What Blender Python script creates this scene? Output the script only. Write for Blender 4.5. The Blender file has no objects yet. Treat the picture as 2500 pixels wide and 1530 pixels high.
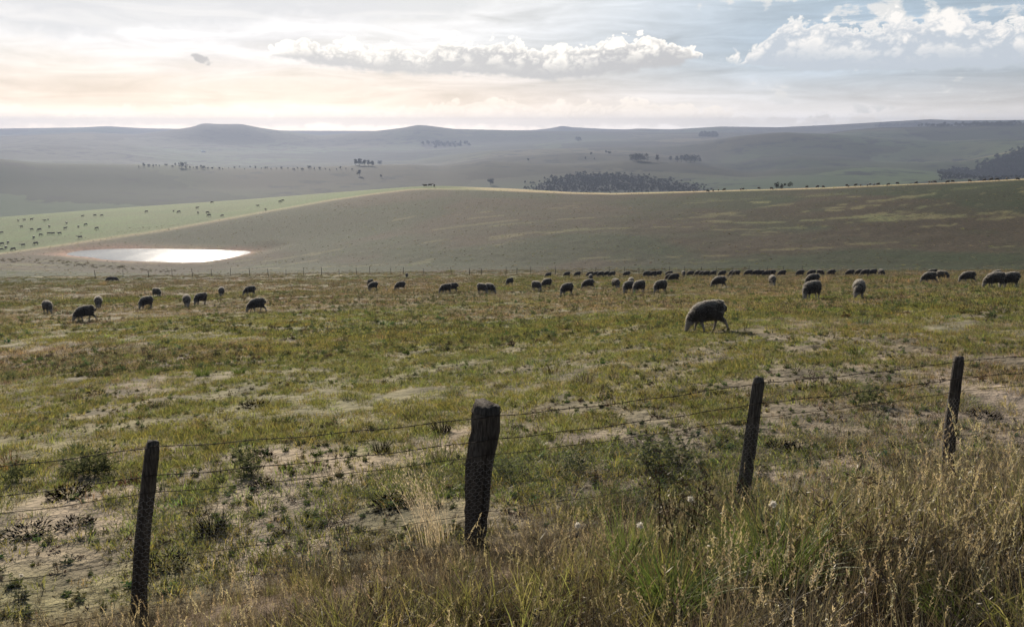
import bpy, bmesh, math, random
import numpy as np
from mathutils import Vector, Matrix

R = math.radians
SC = bpy.context.scene
COL = SC.collection
rng = np.random.default_rng(7)
random.seed(7)

# ------------------------------------------------------------------ camera
# The eye is the origin; every height below is measured from it.
F, PITCH, CX, CY = 1962.0, R(13.0), 1250.0, 765.0
cam_d = bpy.data.cameras.new('camera')
cam = bpy.data.objects.new('camera', cam_d)
COL.objects.link(cam)
cam_d.sensor_width = 36.0
cam_d.lens = 36.0 * F / 2500.0
cam_d.clip_start = 0.05
cam_d.clip_end = 60000.0
cam.rotation_euler = (math.pi / 2 - PITCH, 0, 0)
SC.camera = cam

# ------------------------------------------------------------------ node helper
class E:
    """a socket that can be computed with"""
    def __init__(s, g, k): s.g, s.k = g, k
    def __add__(s, o): return s.g.m('ADD', s, o)
    __radd__ = __add__
    def __sub__(s, o): return s.g.m('SUBTRACT', s, o)
    def __rsub__(s, o): return s.g.m('SUBTRACT', o, s)
    def __mul__(s, o): return s.g.m('MULTIPLY', s, o)
    __rmul__ = __mul__
    def __truediv__(s, o): return s.g.m('DIVIDE', s, o)
    def __neg__(s): return s.g.m('MULTIPLY', s, -1.0)

class G:
    def __init__(s, tree): s.t = tree; s.n = tree.nodes; s.l = tree.links
    def put(s, sock, v):
        if isinstance(v, E): s.l.new(v.k, sock)
        elif v is not None:
            if isinstance(v, (tuple, list)) and len(v) == 3 and sock.type == 'RGBA': v = (*v, 1)
            sock.default_value = v
    def m(s, op, *a, clamp=False):
        n = s.n.new('ShaderNodeMath'); n.operation = op; n.use_clamp = clamp
        for i, v in enumerate(a): s.put(n.inputs[i], v)
        return E(s, n.outputs[0])
    def sm(s, lo, hi, v, a=0.0, b=1.0):
        n = s.n.new('ShaderNodeMapRange'); n.interpolation_type = 'SMOOTHSTEP'
        for nm, x in (('Value', v), ('From Min', lo), ('From Max', hi), ('To Min', a), ('To Max', b)):
            s.put(n.inputs[nm], x)
        return E(s, n.outputs[0])
    def noise(s, vec, scale, detail=4, rough=.5, lac=2.0, dist=0.0):
        n = s.n.new('ShaderNodeTexNoise')
        for nm, x in (('Vector', vec), ('Scale', scale), ('Detail', detail), ('Roughness', rough), ('Lacunarity', lac), ('Distortion', dist)):
            s.put(n.inputs[nm], x)
        return E(s, n.outputs[0])
    def mix(s, f, a, b, mode='MIX'):
        n = s.n.new('ShaderNodeMix'); n.data_type = 'RGBA'; n.blend_type = mode
        s.put(n.inputs[0], f); s.put(n.inputs[6], a); s.put(n.inputs[7], b)
        return E(s, n.outputs[2])
    def xyz(s, x=0.0, y=0.0, z=0.0):
        n = s.n.new('ShaderNodeCombineXYZ')
        for i, v in enumerate((x, y, z)): s.put(n.inputs[i], v)
        return E(s, n.outputs[0])
    def sep(s, v):
        n = s.n.new('ShaderNodeSeparateXYZ'); s.put(n.inputs[0], v)
        return [E(s, o) for o in n.outputs]
    def vm(s, op, a, b):
        n = s.n.new('ShaderNodeVectorMath'); n.operation = op
        s.put(n.inputs[0], a); s.put(n.inputs[1], b)
        return E(s, n.outputs['Value' if op in ('DOT_PRODUCT', 'LENGTH', 'DISTANCE') else 'Vector'])
    def scale(s, c, f): return s.mix(1.0, c, s.xyz(f, f, f), 'MULTIPLY')
    def curve(s, v, pts):
        """piecewise curve through (0..1, 0..1) points"""
        n = s.n.new('ShaderNodeFloatCurve'); c = n.mapping.curves[0]
        pts = sorted(pts)
        while len(c.points) < len(pts): c.points.new(0.5, 0.5)
        for p, (x, y) in zip(c.points, pts): p.location = (x, y); p.handle_type = 'AUTO_CLAMPED'
        n.mapping.extend = 'HORIZONTAL'; n.mapping.update()
        s.put(n.inputs['Value'], v)
        return E(s, n.outputs[0])
    def attr(s, name, kind='GEOMETRY', out='Color'):
        n = s.n.new('ShaderNodeAttribute'); n.attribute_name = name; n.attribute_type = kind
        return E(s, n.outputs[out])

def ray(x, y):
    """direction through a pixel of the 2500 x 1530 photograph (arrays allowed)"""
    u = np.asarray(x, float) - CX; v = CY - np.asarray(y, float)
    return u, F * math.cos(PITCH) + v * math.sin(PITCH), -F * math.sin(PITCH) + v * math.cos(PITCH)

def azel(x, y):
    u, f, z = ray(x, y)
    return np.arctan2(u, f), np.arctan2(z, np.hypot(u, f))

# ------------------------------------------------------------------ sky, sun, exposure
SUN_AZ, SUN_EL = R(-21.0), R(22.0)
world = bpy.data.worlds.new('World'); SC.world = world; world.use_nodes = True
def build_sky():
    g = G(world.node_tree); g.n.clear()
    out = g.n.new('ShaderNodeOutputWorld')
    tc = g.n.new('ShaderNodeTexCoord')
    d = E(g, tc.outputs['Generated'])
    dx, dy, dz = g.sep(d)
    az = g.m('ARCTAN2', dx, dy) * (180 / math.pi)
    el = g.m('ARCSINE', dz) * (180 / math.pi)
    sky = g.n.new('ShaderNodeTexSky'); sky.sky_type = 'NISHITA'
    sky.sun_disc = False; sky.sun_elevation = SUN_EL; sky.sun_rotation = SUN_AZ
    sky.air_density = 1.2; sky.dust_density = .8; sky.ozone_density = 1.0; sky.altitude = 600
    bg_sky = g.n.new('ShaderNodeBackground'); bg_sky.inputs['Strength'].default_value = 0.05
    g.l.new(sky.outputs[0], bg_sky.inputs['Color'])
    # angle from the sun
    sv = (math.cos(SUN_EL) * math.sin(SUN_AZ), math.cos(SUN_EL) * math.cos(SUN_AZ), math.sin(SUN_EL))
    cs = g.vm('DOT_PRODUCT', d, sv)
    ang = g.m('ARCCOSINE', g.m('MINIMUM', cs, 1.0)) * (180 / math.pi)
    glow = g.m('POWER', 2.718, -(ang * ang) * (1 / (26.0 ** 2)))          # thin bright cloud round the sun
    wide = g.m('POWER', 2.718, -(ang * ang) * (1 / (62.0 ** 2)))
    # cloud coordinates: azimuth/elevation, stretched sideways low in the sky
    p = g.xyz(az, el * 1.6, 0.0)
    fine = g.noise(p, 1.1, 8, .58) - .5
    pb = g.vm('ADD', g.xyz(az, el * 1.15, 3.0), g.vm('MULTIPLY', g.xyz(fine, fine, 0.0), (.9, .7, 0.)))
    billow = -.42
    for sc, am in ((.42, .62), (1.05, .36), (2.5, .20), (5.6, .11)):
        billow = billow + g.m('ABSOLUTE', g.noise(pb, sc, 0, .5) * 2 - 1.0) * (am * 1.45)
    flat = g.noise(g.xyz(az * .16, el * 1.1, 7.0), .9, 6, .55, 2.0, .6) - .5
    broad = g.noise(g.xyz(az * .05, el * .22, 11.0), 1.0, 4, .5) - .5
    A = lambda x: (x + 45.0) / 90.0
    azn = (az + 45.0) * (1 / 90.0)
    def line(pts):
        o = []
        for x, y in pts:
            a, e = azel(x, y); o.append((A(math.degrees(a)), math.degrees(e) / 10.0))
        return g.curve(azn, o) * 10.0
    # -- veil of thin high cloud: cream near the horizon and the sun, clear blue gaps to the right
    veil_f = g.m('MAXIMUM', g.sm(2.6, 0.2, el + flat * 1.2), g.m('MAXIMUM', g.sm(.16, .62, glow + flat * .35), g.sm(.02, .16, broad + flat * .25) * .75))
    veil_f = g.m('MAXIMUM', veil_f, g.sm(24., 6., el) * (.96 + flat * .2))
    veil_f = g.m('MULTIPLY', veil_f, g.sm(180., 70., ang, .45, 1.0))
    cream = g.mix(g.sm(1.0, 6.0, el), (1.0, .82, .65), (.97, .95, .94))
    cream = g.mix(g.sm(20., 46., ang) * g.sm(.5, 5.5, el, .40, 1.0), cream, (.62, .76, .90))
    veil_c = g.scale(cream, (.62 - glow * .14) + wide * .28 + glow * .60 + g.sm(2.6, .0, el) * g.sm(85., 20., ang) * .75 + g.sm(1.7, .1, el) * (.35 + wide * .5) + g.sm(5.5, 2., el) * .10)
    veil_c = g.scale(veil_c, 1.0 + (flat * .95 + broad * .5 + fine * .12) * g.sm(.4, 2.2, el, .35, 1.0))
    # -- grey deck upper left, its lower edge ragged
    deck_line = line([(-400, 84), (0, 74), (120, 92), (300, 82), (600, 72), (760, 52), (900, 62), (1100, 48), (1300, -30), (1600, -160), (2600, -260)])
    deck = g.sm(-.25, .75, el - deck_line + flat * 1.5 + broad * 1.2 + billow * .5 + fine * .5)
    deck = deck * g.sm(26., 15., el + broad * 8)
    deck_c = g.mix(g.sm(-.2, .5, flat * 2.2), (.86, .86, .87), (1.0, .98, .96))
    # -- heaped clouds: flat grey base, ragged sunlit top
    def heap(top, base, c_base, c_top, rag, soft=.12):
        t = line(top) + billow * rag + fine * .35
        b = line(base) + flat * .7 + fine * .45 + billow * .35
        mask = g.sm(0., soft, t - el) * g.sm(-.05, .32, el - b)
        h = (el - b) / g.m('MAXIMUM', t - b, .15)
        edge = g.sm(.75, .05, t - el + fine * .5)                                   # bright just under the top edge
        puff = g.sm(-.16, .28, billow + fine * .9)
        lit = g.m('MAXIMUM', edge, puff * g.sm(.12, .6, h))
        return mask, g.mix(lit, g.mix(glow * .42, c_base, c_top), c_top)
    m1, c1 = heap([(540, 190), (640, 150), (700, 112), (750, 92), (800, 104), (850, 100), (900, 122), (960, 104), (1040, 122), (1080, 92), (1250, 94), (1330, 112), (1450, 98), (1590, 88), (1680, 108), (1730, 150), (1800, 196)],
                  [(560, 150), (680, 152), (800, 168), (1000, 184), (1200, 190), (1330, 199), (1500, 182), (1640, 166), (1750, 140), (1800, 140)],
                  (.58, .58, .595), (1.36, 1.28, 1.17), 1.6)
    m2, c2 = heap([(1640, 215), (1740, 160), (1800, 136), (1850, 112), (1880, 70), (1950, 46), (2100, 52), (2300, 36), (2500, 44), (2700, 40), (3000, 160)],
                  [(1640, 140), (1740, 150), (1860, 168), (1960, 178), (2300, 176), (2500, 168), (2800, 176), (3000, 150)],
                  (.63, .69, .76), (1.12, 1.08, 1.03), 1.7, .3)
    m3, c3 = heap([(-200, 268), (0, 264), (250, 268), (420, 262), (600, 272), (800, 262), (1000, 258), (1180, 244), (1350, 256), (1480, 248), (1700, 262), (1900, 280), (2500, 290)],
                  [(-200, 312), (2500, 312)], (1.02, .90, .77), (1.4, 1.25, 1.08), 1.2, .2)
    # -- torn white scraps, upper right
    scr = g.sm(.03, .16, billow * .35 + flat * .8 + g.sm(5.0, 7.0, el, -.05, .06) - g.sm(18., 8., az, 0., .25))
    scr = scr * g.sm(14., 9., el)
    # -- the small dark cloud on its own
    a0, e0 = [math.degrees(float(v)) for v in azel(493, 147)]
    ex = (az - a0) * (1 / .50); ey = (el - e0 + (az - a0) * .42) * (1 / .34)
    small = g.sm(1.15, .6, g.m('SQRT', ex * ex + ey * ey) - fine * 3.0 - billow * 1.2)
    # -- cloud overhead and behind: broken patches of the same sky
    over = g.sm(.02, .22, g.noise(g.vm('DIVIDE', d, g.xyz(g.m('MAXIMUM', dz, .06), g.m('MAXIMUM', dz, .06), 1.0)), .55, 6, .55) - .5) * g.sm(8., 16., el)
    def lay(base, m, c): return g.mix(m, base, c)
    cm = veil_f; cc = veil_c
    layers = [(over * .8, g.scale((.78, .78, .80), .35 + wide * .5)), (scr * .85, (.95, .93, .90)), (deck * .9, deck_c), (m3 * .5, g.scale(c3, .62 + wide * .66)), (m2, c2), (m1 * .97, c1), (small * .85, (.62, .60, .59))]
    for m, c in layers:
        cc = g.mix(m, cc, c)
        cm = g.m('MAXIMUM', cm, m)
    # where a cloud covers clear sky, it must not carry the veil's colour with it
    bg_cl = g.n.new('ShaderNodeBackground'); g.put(bg_cl.inputs['Color'], cc); bg_cl.inputs['Strength'].default_value = .53
    mx = g.n.new('ShaderNodeMixShader'); g.put(mx.inputs[0], cm * g.sm(-1.0, 0.0, el))
    g.l.new(bg_sky.outputs[0], mx.inputs[1]); g.l.new(bg_cl.outputs[0], mx.inputs[2])
    g.l.new(mx.outputs[0], out.inputs['Surface'])
build_sky()
world.cycles.sampling_method = 'MANUAL'; world.cycles.sample_map_resolution = 1024

sun_d = bpy.data.lights.new('sun', 'SUN'); sun = bpy.data.objects.new('sun', sun_d); COL.objects.link(sun)
sun_d.energy = 5.0; sun_d.angle = R(0.5); sun_d.color = (1.0, .90, .76)
sdir = Vector((math.cos(SUN_EL) * math.sin(SUN_AZ), math.cos(SUN_EL) * math.cos(SUN_AZ), math.sin(SUN_EL)))
sun.rotation_euler = sdir.to_track_quat('Z', 'Y').to_euler()
sun.location = (-30, 60, 60)

SC.render.engine = 'CYCLES'
SC.view_settings.view_transform = 'Standard'; SC.view_settings.look = 'None'
SC.view_settings.exposure = 0.85; SC.view_settings.gamma = 1.0
SC.view_settings.use_curve_mapping = False
SC.cycles.max_bounces = 6; SC.cycles.diffuse_bounces = 3; SC.cycles.glossy_bounces = 2
SC.cycles.transmission_bounces = 4; SC.cycles.transparent_max_bounces = 6; SC.cycles.volume_bounces = 2
SC.cycles.use_denoising = True; SC.cycles.denoiser = 'OPENIMAGEDENOISE'; SC.cycles.denoising_input_passes = 'RGB_ALBEDO_NORMAL'
SC.cycles.sample_clamp_indirect = 6.0

# ------------------------------------------------------------------ numpy noise
def _hash(ix, iy, seed):
    h = (ix.astype(np.int64) * 374761393 + iy.astype(np.int64) * 668265263 + seed * 1442695041) & 0x7fffffff
    h = ((h ^ (h >> 13)) * 1274126177) & 0x7fffffff
    h = h ^ (h >> 16)
    return (h & 0xffff) / 65535.0
def vnoise(x, y, seed=0):
    x = np.asarray(x, float); y = np.asarray(y, float)
    ix = np.floor(x); iy = np.floor(y); fx = x - ix; fy = y - iy
    fx = fx * fx * fx * (fx * (fx * 6 - 15) + 10); fy = fy * fy * fy * (fy * (fy * 6 - 15) + 10)
    a = _hash(ix, iy, seed); b = _hash(ix + 1, iy, seed); c = _hash(ix, iy + 1, seed); e = _hash(ix + 1, iy + 1, seed)
    return (a + (b - a) * fx) * (1 - fy) + (c + (e - c) * fx) * fy
def fbm(x, y, oct=4, seed=0, gain=.5):
    s = 0; a = 1; t = 0
    for i in range(oct):
        c, n = math.cos(.6 * i), math.sin(.6 * i)
        s = s + a * vnoise((x * c - y * n) * 2 ** i + 17.3 * i, (x * n + y * c) * 2 ** i - 9.1 * i, seed + i); t += a; a *= gain
    return s / t - .5
def sstep(a, b, x):
    t = np.clip((np.asarray(x, float) - a) / (b - a), 0, 1); return t * t * (3 - 2 * t)

# ------------------------------------------------------------------ the lie of the land
def pchip(xk, yk, xq):
    """xk, yk: (n,K) rising in K; xq: (Q,) -> (n,Q); shape-preserving cubic per row"""
    h = np.diff(xk, axis=1); dl = np.diff(yk, axis=1) / h
    n, K = xk.shape; m = np.zeros((n, K))
    w1 = 2 * h[:, 1:] + h[:, :-1]; w2 = h[:, 1:] + 2 * h[:, :-1]
    same = (dl[:, :-1] * dl[:, 1:]) > 0
    with np.errstate(divide='ignore', invalid='ignore'):
        mm = (w1 + w2) / (w1 / dl[:, :-1] + w2 / dl[:, 1:])
    m[:, 1:-1] = np.where(same, mm, 0); m[:, 0] = dl[:, 0]; m[:, -1] = dl[:, -1]
    out = np.empty((n, len(xq)))
    for i in range(n):
        k = np.clip(np.searchsorted(xk[i], xq) - 1, 0, K - 2)
        t = (xq - xk[i, k]) / h[i, k]; t = np.clip(t, -.5, 1.5)
        t2, t3 = t * t, t * t * t
        out[i] = (2 * t3 - 3 * t2 + 1) * yk[i, k] + (t3 - 2 * t2 + t) * h[i, k] * m[i, k] + (-2 * t3 + 3 * t2) * yk[i, k + 1] + (t3 - t2) * h[i, k] * m[i, k + 1]
    return out

AZ = np.radians(np.arange(-50, 50.01, .2))
XW = np.array([-900, -300, 0, 160, 400, 615, 800, 1000, 1250, 1500, 1750, 2000, 2250, 2500, 2800, 3400], float)
def line_at_az(pts, rr):
    """a line of the land given by what is seen along it (x, y of the photograph) and by range -> r, z over AZ"""
    pts = np.array(sorted(pts), float); rr = np.array(sorted(rr), float)
    xs = np.linspace(-900, 3400, 700)
    ys = np.interp(xs, pts[:, 0], pts[:, 1]); rs = np.interp(xs, rr[:, 0], rr[:, 1])
    k = np.hanning(15); k /= k.sum()
    rs = np.convolve(np.pad(rs, 7, 'edge'), k, 'valid')
    a, e = azel(xs, ys)
    return np.interp(AZ, a, rs), np.interp(AZ, a, rs * np.tan(e))

def depth_line(d):
    xs = XW
    plane = np.interp(xs, [-900, 0, 400, 1200, 1600, 2100, 2500, 3400], [6600, 5600, 5200, 4350, 3300, 2750, 2250, 1500])
    near = np.interp(xs, [-900, 333, 1160, 1808, 2317, 3400], [5000, 4700, 4250, 4130, 4050, 3900])
    w = sstep(6.5, 20, d)
    y = 642 + (near * (1 - w) + plane * w) / d
    u, f, z = ray(xs, y)
    u, f, z = u * d / F, f * d / F, z * d / F
    a = np.arctan2(u, f); r = np.hypot(u, f)
    return np.interp(AZ, a, r), np.interp(AZ, a, z)

lines = [depth_line(d) for d in (2.6, 4.2, 6, 8.5, 12, 16, 21, 28, 38, 52, 70, 92, 116)]
lines.append(line_at_az([(-900, 690), (0, 681), (400, 676), (1000, 671), (1250, 670), (2500, 665), (3400, 662)], [(-900, 150), (0, 146), (1250, 131), (2500, 146), (3400, 150)]))
L1 = line_at_az([(-900, 655), (-300, 650), (0, 641), (160, 637), (400, 641), (615, 632), (800, 630), (1000, 634), (1250, 637), (1500, 641), (2000, 643), (2500, 641), (3400, 640)],
                [(-900, 230), (-300, 230), (0, 240), (160, 243), (400, 243), (615, 235), (800, 212), (1000, 188), (1250, 168), (1500, 160), (2000, 160), (2500, 166), (3400, 170)])
L2 = line_at_az([(-900, 645), (-300, 640), (0, 624), (160, 607), (400, 606), (615, 600), (800, 586), (1000, 575), (1250, 570), (1500, 570), (2000, 570), (2500, 572), (3400, 572)],
                [(-900, 270), (0, 275), (160, 276), (400, 273), (615, 264), (800, 250), (1000, 230), (1250, 210), (1500, 200), (2000, 200), (2500, 205), (3400, 205)])
A_EDGE = [(-900, 670), (-300, 645), (0, 620), (160, 597), (400, 562), (615, 523), (800, 490), (900, 475), (1000, 463), (1050, 461), (1150, 463), (1250, 467), (1400, 473), (1500, 474.5), (1600, 472), (1700, 469.5), (2000, 461), (2300, 449), (2500, 438.5), (2800, 424), (3400, 405)]
L3 = line_at_az(A_EDGE, [(-900, 285), (0, 287), (160, 292), (400, 312), (615, 332), (800, 338), (1000, 340), (1250, 325), (1500, 306), (2000, 298), (2500, 292), (3400, 290)])
L4 = line_at_az([(-900, 560), (-300, 545), (0, 530), (300, 507), (600, 487), (800, 471), (900, 464), (1000, 457.5), (1080, 454), (1250, 460.5), (1400, 469.5), (1500, 471.8), (1600, 469.5), (1700, 467), (2000, 458.5), (2300, 446.5), (2500, 436), (2800, 421), (3400, 402)],
                [(-900, 480), (0, 480), (300, 470), (600, 455), (800, 432), (1000, 402), (1250, 356), (1500, 326), (2000, 316), (2500, 308), (3400, 305)])
lines += [L1, L2, L3, L4]
lines.append((L4[0] + 60, L4[1] - 60 * .20))
lines.append((L4[0] + 220, L4[1] - 60 * .20 - 160 * .21))
lines.append((np.full_like(AZ, 950), np.minimum(L4[1] - 75, -118)))
RK = np.array([l[0] for l in lines]).T; ZK = np.array([l[1] for l in lines]).T
RQ = np.exp(np.linspace(math.log(2.2), math.log(940), 900))
ZT = pchip(RK, ZK, RQ)
kz = np.hanning(9); kz /= kz.sum()
ZT = np.apply_along_axis(lambda c: np.convolve(np.pad(c, 4, 'edge'), kz, 'valid'), 0, ZT)     # smooth sideways
R_EDGE_A, R_EDGE_B = L3[0], L4[0]

def table(ZZ, az, r):
    fa = np.clip((az - AZ[0]) / (AZ[1] - AZ[0]), 0, len(AZ) - 1.001)
    fr = np.clip((np.log(np.maximum(r, 1e-3)) - math.log(RQ[0])) / (math.log(RQ[1]) - math.log(RQ[0])), 0, len(RQ) - 1.001)
    ia = fa.astype(int); ir = fr.astype(int); ta = fa - ia; tr = fr - ir
    return (ZZ[ia, ir] * (1 - ta) + ZZ[ia + 1, ir] * ta) * (1 - tr) + (ZZ[ia, ir + 1] * (1 - ta) + ZZ[ia + 1, ir + 1] * ta) * tr

# near fence line: points worked out from the posts (top and foot as seen, real height)
def at_depth(x, y, d):
    u, f, z = ray(x, y); return np.array([u * d / F, f * d / F, z * d / F])
POST = [  # top x,y ; foot x,y ; depth along the camera axis at the top ; radius
    (-560, 1178, -640, 1690, 4.85, .047), (373, 1078, 331, 1552, 5.35, .050), (1187, 992, 1158, 1408, 5.75, .098), (1850, 922, 1802, 1290, 6.35, .050), (2341, 872, 2312, 1190, 7.25, .052), (2850, 824, 2828, 1115, 8.1, .05)]
FA, FB = at_depth(373, 1078, 5.35), at_depth(2341, 872, 7.25)
fdir = (FB - FA)[:2]; fdir = fdir / np.hypot(*fdir); fnor = np.array([-fdir[1], fdir[0]])
def fence_s(x, y): return (x - FA[0]) * fnor[0] + (y - FA[1]) * fnor[1]
def fence_t(x, y): return (x - FA[0]) * fdir[0] + (y - FA[1]) * fdir[1]

# the dam: outline of the water on the level z = WATER
WATER = None
PO = [(165, 620), (172, 617), (190, 613.5), (207, 611.5), (235, 609.7), (262, 608.4), (300, 607.8), (345, 607.6), (410, 608), (483, 609), (540, 610.5), (593, 613), (617, 615.5), (600, 620), (575, 626), (545, 632), (520, 636), (490, 639), (450, 640), (414, 639.5), (360, 638), (310, 636), (280, 635), (255, 633), (245, 631), (235, 629), (215, 627), (190, 625), (170, 622.5)]
WATER = -37.0
pu, pf, pz = ray([p[0] for p in PO], [p[1] for p in PO])
POND = np.stack([pu * WATER / pz, pf * WATER / pz], 1)
def pond_sd(x, y):
    """signed distance to the shore, negative on the water"""
    x = np.asarray(x, float); y = np.asarray(y, float)
    d = np.full(x.shape, 1e9); ins = np.zeros(x.shape, bool)
    for i in range(len(POND)):
        a, b = POND[i], POND[(i + 1) % len(POND)]
        e = b - a; wx, wy = x - a[0], y - a[1]
        t = np.clip((wx * e[0] + wy * e[1]) / (e @ e), 0, 1)
        d = np.minimum(d, np.hypot(wx - e[0] * t, wy - e[1] * t))
        c = ((a[1] > y) != (b[1] > y)) & (x < (b[0] - a[0]) * (y - a[1]) / (b[1] - a[1] + 1e-12) + a[0])
        ins ^= c
    return np.where(ins, -d, d)

def land(x, y, rough=True):
    x = np.asarray(x, float); y = np.asarray(y, float)
    az = np.arctan2(x, np.maximum(y, 1e-6)); az = np.where(y <= 0, np.sign(x) * 1.0, az)
    r = np.hypot(x, y)
    z = table(ZT, az, r)
    if rough:
        z = z + fbm(x * .35, y * .35, 3, 5) * .10 * sstep(3, 12, r) * (1 + r / 60) * sstep(300, 150, r) + fbm(x * 1.8, y * 1.8, 3, 9) * .05 * sstep(90, 20, r)
        z = z + fbm(x * .03, y * .03, 3, 25) * 1.0 * sstep(140, 200, r) * sstep(330, 250, r) * sstep(-30, 10, x)
    s = fence_s(x, y)
    w = np.clip((s + 3.85) / 3.7, 0, 1); w = w ** .85 * (1 - .15 * sstep(.6, 1, w) + .15 * sstep(.6, 1, w))
    road = -1.74 + 0 * s
    z = np.where(s < 0, road * (1 - w) + z * w, z)
    m = (np.abs(x + 110) < 90) & (np.abs(y - 225) < 90)
    if np.any(m):
        sd = np.full(x.shape, 1e3); sd[m] = pond_sd(x[m], y[m])
        bank = WATER + np.where(sd < 0, np.maximum(sd * .25, -1.2), np.minimum(sd * .10, .45)) - .03
        wz = sstep(13, 2.0, sd)
        z = z * (1 - wz) + bank * wz
        z = np.where((sd > 0) & (sd < 40), np.maximum(z, WATER + .02), z) if False else z
    return z

def hit(px, py, far=False):
    """where the line of sight through a pixel meets the land"""
    u, f, z = ray(px, py)
    h = np.hypot(u, f); rs = np.exp(np.linspace(math.log(2.3), math.log(900), 5000)) if not far else np.exp(np.linspace(math.log(1150), math.log(5900), 1400))
    X, Y, Z = u / h * rs, f / h * rs, z / h * rs
    T = land(X, Y) if not far else hills(X, Y)
    b = np.nonzero(Z <= T)[0]
    if len(b) == 0: return None
    i = b[0]
    return np.array([X[i], Y[i], T[i]])

# ------------------------------------------------------------------ object helpers
def tag(o, label=None, cat=None, group=None, kind=None):
    if label: o['label'] = label
    if cat: o['category'] = cat
    if group: o['group'] = group
    if kind: o['kind'] = kind
    return o
def link(name, me, mat=None, parent=None):
    o = bpy.data.objects.new(name, me); COL.objects.link(o)
    if mat is not None and len(me.materials) == 0: me.materials.append(mat)
    if parent is not None: o.parent = parent
    return o
def empty(name, loc=(0, 0, 0), rz=0.0):
    o = bpy.data.objects.new(name, None); COL.objects.link(o); o.location = loc; o.rotation_euler = (0, 0, rz); o.empty_display_size = .2
    return o
def mesh(name, v, f, smooth=True):
    me = bpy.data.meshes.new(name); me.from_pydata([tuple(map(float, p)) for p in v], [], [tuple(map(int, q)) for q in f])
    if smooth: me.polygons.foreach_set('use_smooth', [True] * len(me.polygons))
    me.update(); return me
def grid_mesh(name, P, wrap=False):
    """P: (n,m,3) -> quads, fast"""
    n, m, _ = P.shape
    me = bpy.data.meshes.new(name)
    idx = np.arange(n * m).reshape(n, m)
    a = idx[:-1, :-1]; b = idx[1:, :-1]; c = idx[1:, 1:]; d = idx[:-1, 1:]
    if wrap:
        nx = np.roll(idx, -1, axis=0); a = idx[:, :-1]; b = nx[:, :-1]; c = nx[:, 1:]; d = idx[:, 1:]
    q = np.stack([a, b, c, d], -1).reshape(-1, 4)
    me.vertices.add(n * m); me.vertices.foreach_set('co', P.reshape(-1).astype(np.float32))
    me.loops.add(q.size); me.loops.foreach_set('vertex_index', q.reshape(-1).astype(np.int32))
    me.polygons.add(len(q)); me.polygons.foreach_set('loop_start', (np.arange(len(q)) * 4).astype(np.int32))
    me.polygons.foreach_set('use_smooth', np.ones(len(q), bool))
    me.update(calc_edges=True); me.validate()
    return me
def vcol(me, name, arr):
    a = me.attributes.new(name, 'FLOAT_COLOR', 'POINT')
    full = np.ones((len(arr), 4), np.float32); full[:, :arr.shape[1]] = arr
    a.data.foreach_set('color', full.reshape(-1))

def mat_new(name):
    m = bpy.data.materials.new(name); m.use_nodes = True; g = G(m.node_tree); g.n.clear()
    o = g.n.new('ShaderNodeOutputMaterial'); return m, g, o
def bsdf(g, o, col, rough=.8, spec=.3, bump=None, bstr=.4, bdist=.02, **kw):
    b = g.n.new('ShaderNodeBsdfPrincipled'); g.put(b.inputs['Base Color'], col); g.put(b.inputs['Roughness'], rough)
    b.inputs['Specular IOR Level'].default_value = spec
    for k, v in kw.items(): g.put(b.inputs[k.replace('_', ' ')], v)
    if bump is not None:
        n = g.n.new('ShaderNodeBump'); n.inputs['Strength'].default_value = bstr; n.inputs['Distance'].default_value = bdist
        g.put(n.inputs['Height'], bump); g.l.new(n.outputs[0], b.inputs['Normal'])
    g.l.new(b.outputs[0], o.inputs['Surface']); return b
def pos(g):
    n = g.n.new('ShaderNodeNewGeometry'); return E(g, n.outputs['Position'])

# ------------------------------------------------------------------ materials
def mat_ground():
    m, g, o = mat_new('pasture')
    base = g.attr('land'); p = pos(g)
    n1 = g.noise(p, .35, 5, .6); n2 = g.noise(p, 6.0, 4, .6); n3 = g.noise(p, .06, 4, .55); n4 = g.noise(p, 1.4, 5, .65)
    c = g.mix(g.sm(.35, .65, n4), g.scale(base, .8), g.scale(base, 1.7))
    c = g.mix(g.sm(.42, .62, n1) * .5, c, g.mix(1.0, c, (1.06, .99, .86), 'MULTIPLY'))
    c = g.mix(g.sm(.45, .6, n3) * .5, c, g.mix(1.0, c, (.80, 1.05, .85), 'MULTIPLY'))
    c = g.mix(g.sm(.56, .74, n2) * .45, c, g.scale(c, .35))
    bsdf(g, o, c, .95, .1, g.m('ADD', n2, n4 * 2.0), .9, .08)
    return m
def mat_hills():
    m, g, o = mat_new('far_hills')
    base = g.attr('land'); p = pos(g)
    n1 = g.noise(p, .004, 5, .6); n2 = g.noise(p, .02, 6, .62)
    vo = g.n.new('ShaderNodeTexVoronoi'); g.put(vo.inputs['Vector'], g.vm('ADD', p, g.vm('MULTIPLY', g.xyz(n1, n2, 0.0), (260., 120., 0.)))); vo.inputs['Scale'].default_value = .0024
    cell = g.sep(E(g, vo.outputs['Color']))
    c = g.scale(base, .45 + cell[0] * 1.2)
    c = g.mix(cell[1] * .5, c, g.mix(1.0, c, (1.35, 1.0, .7), 'MULTIPLY'))
    c = g.mix(g.sm(.50, .60, n2) * g.sm(.40, .54, n1), c, (.011, .014, .012))
    bsdf(g, o, c, .95, .05)
    return m
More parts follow.
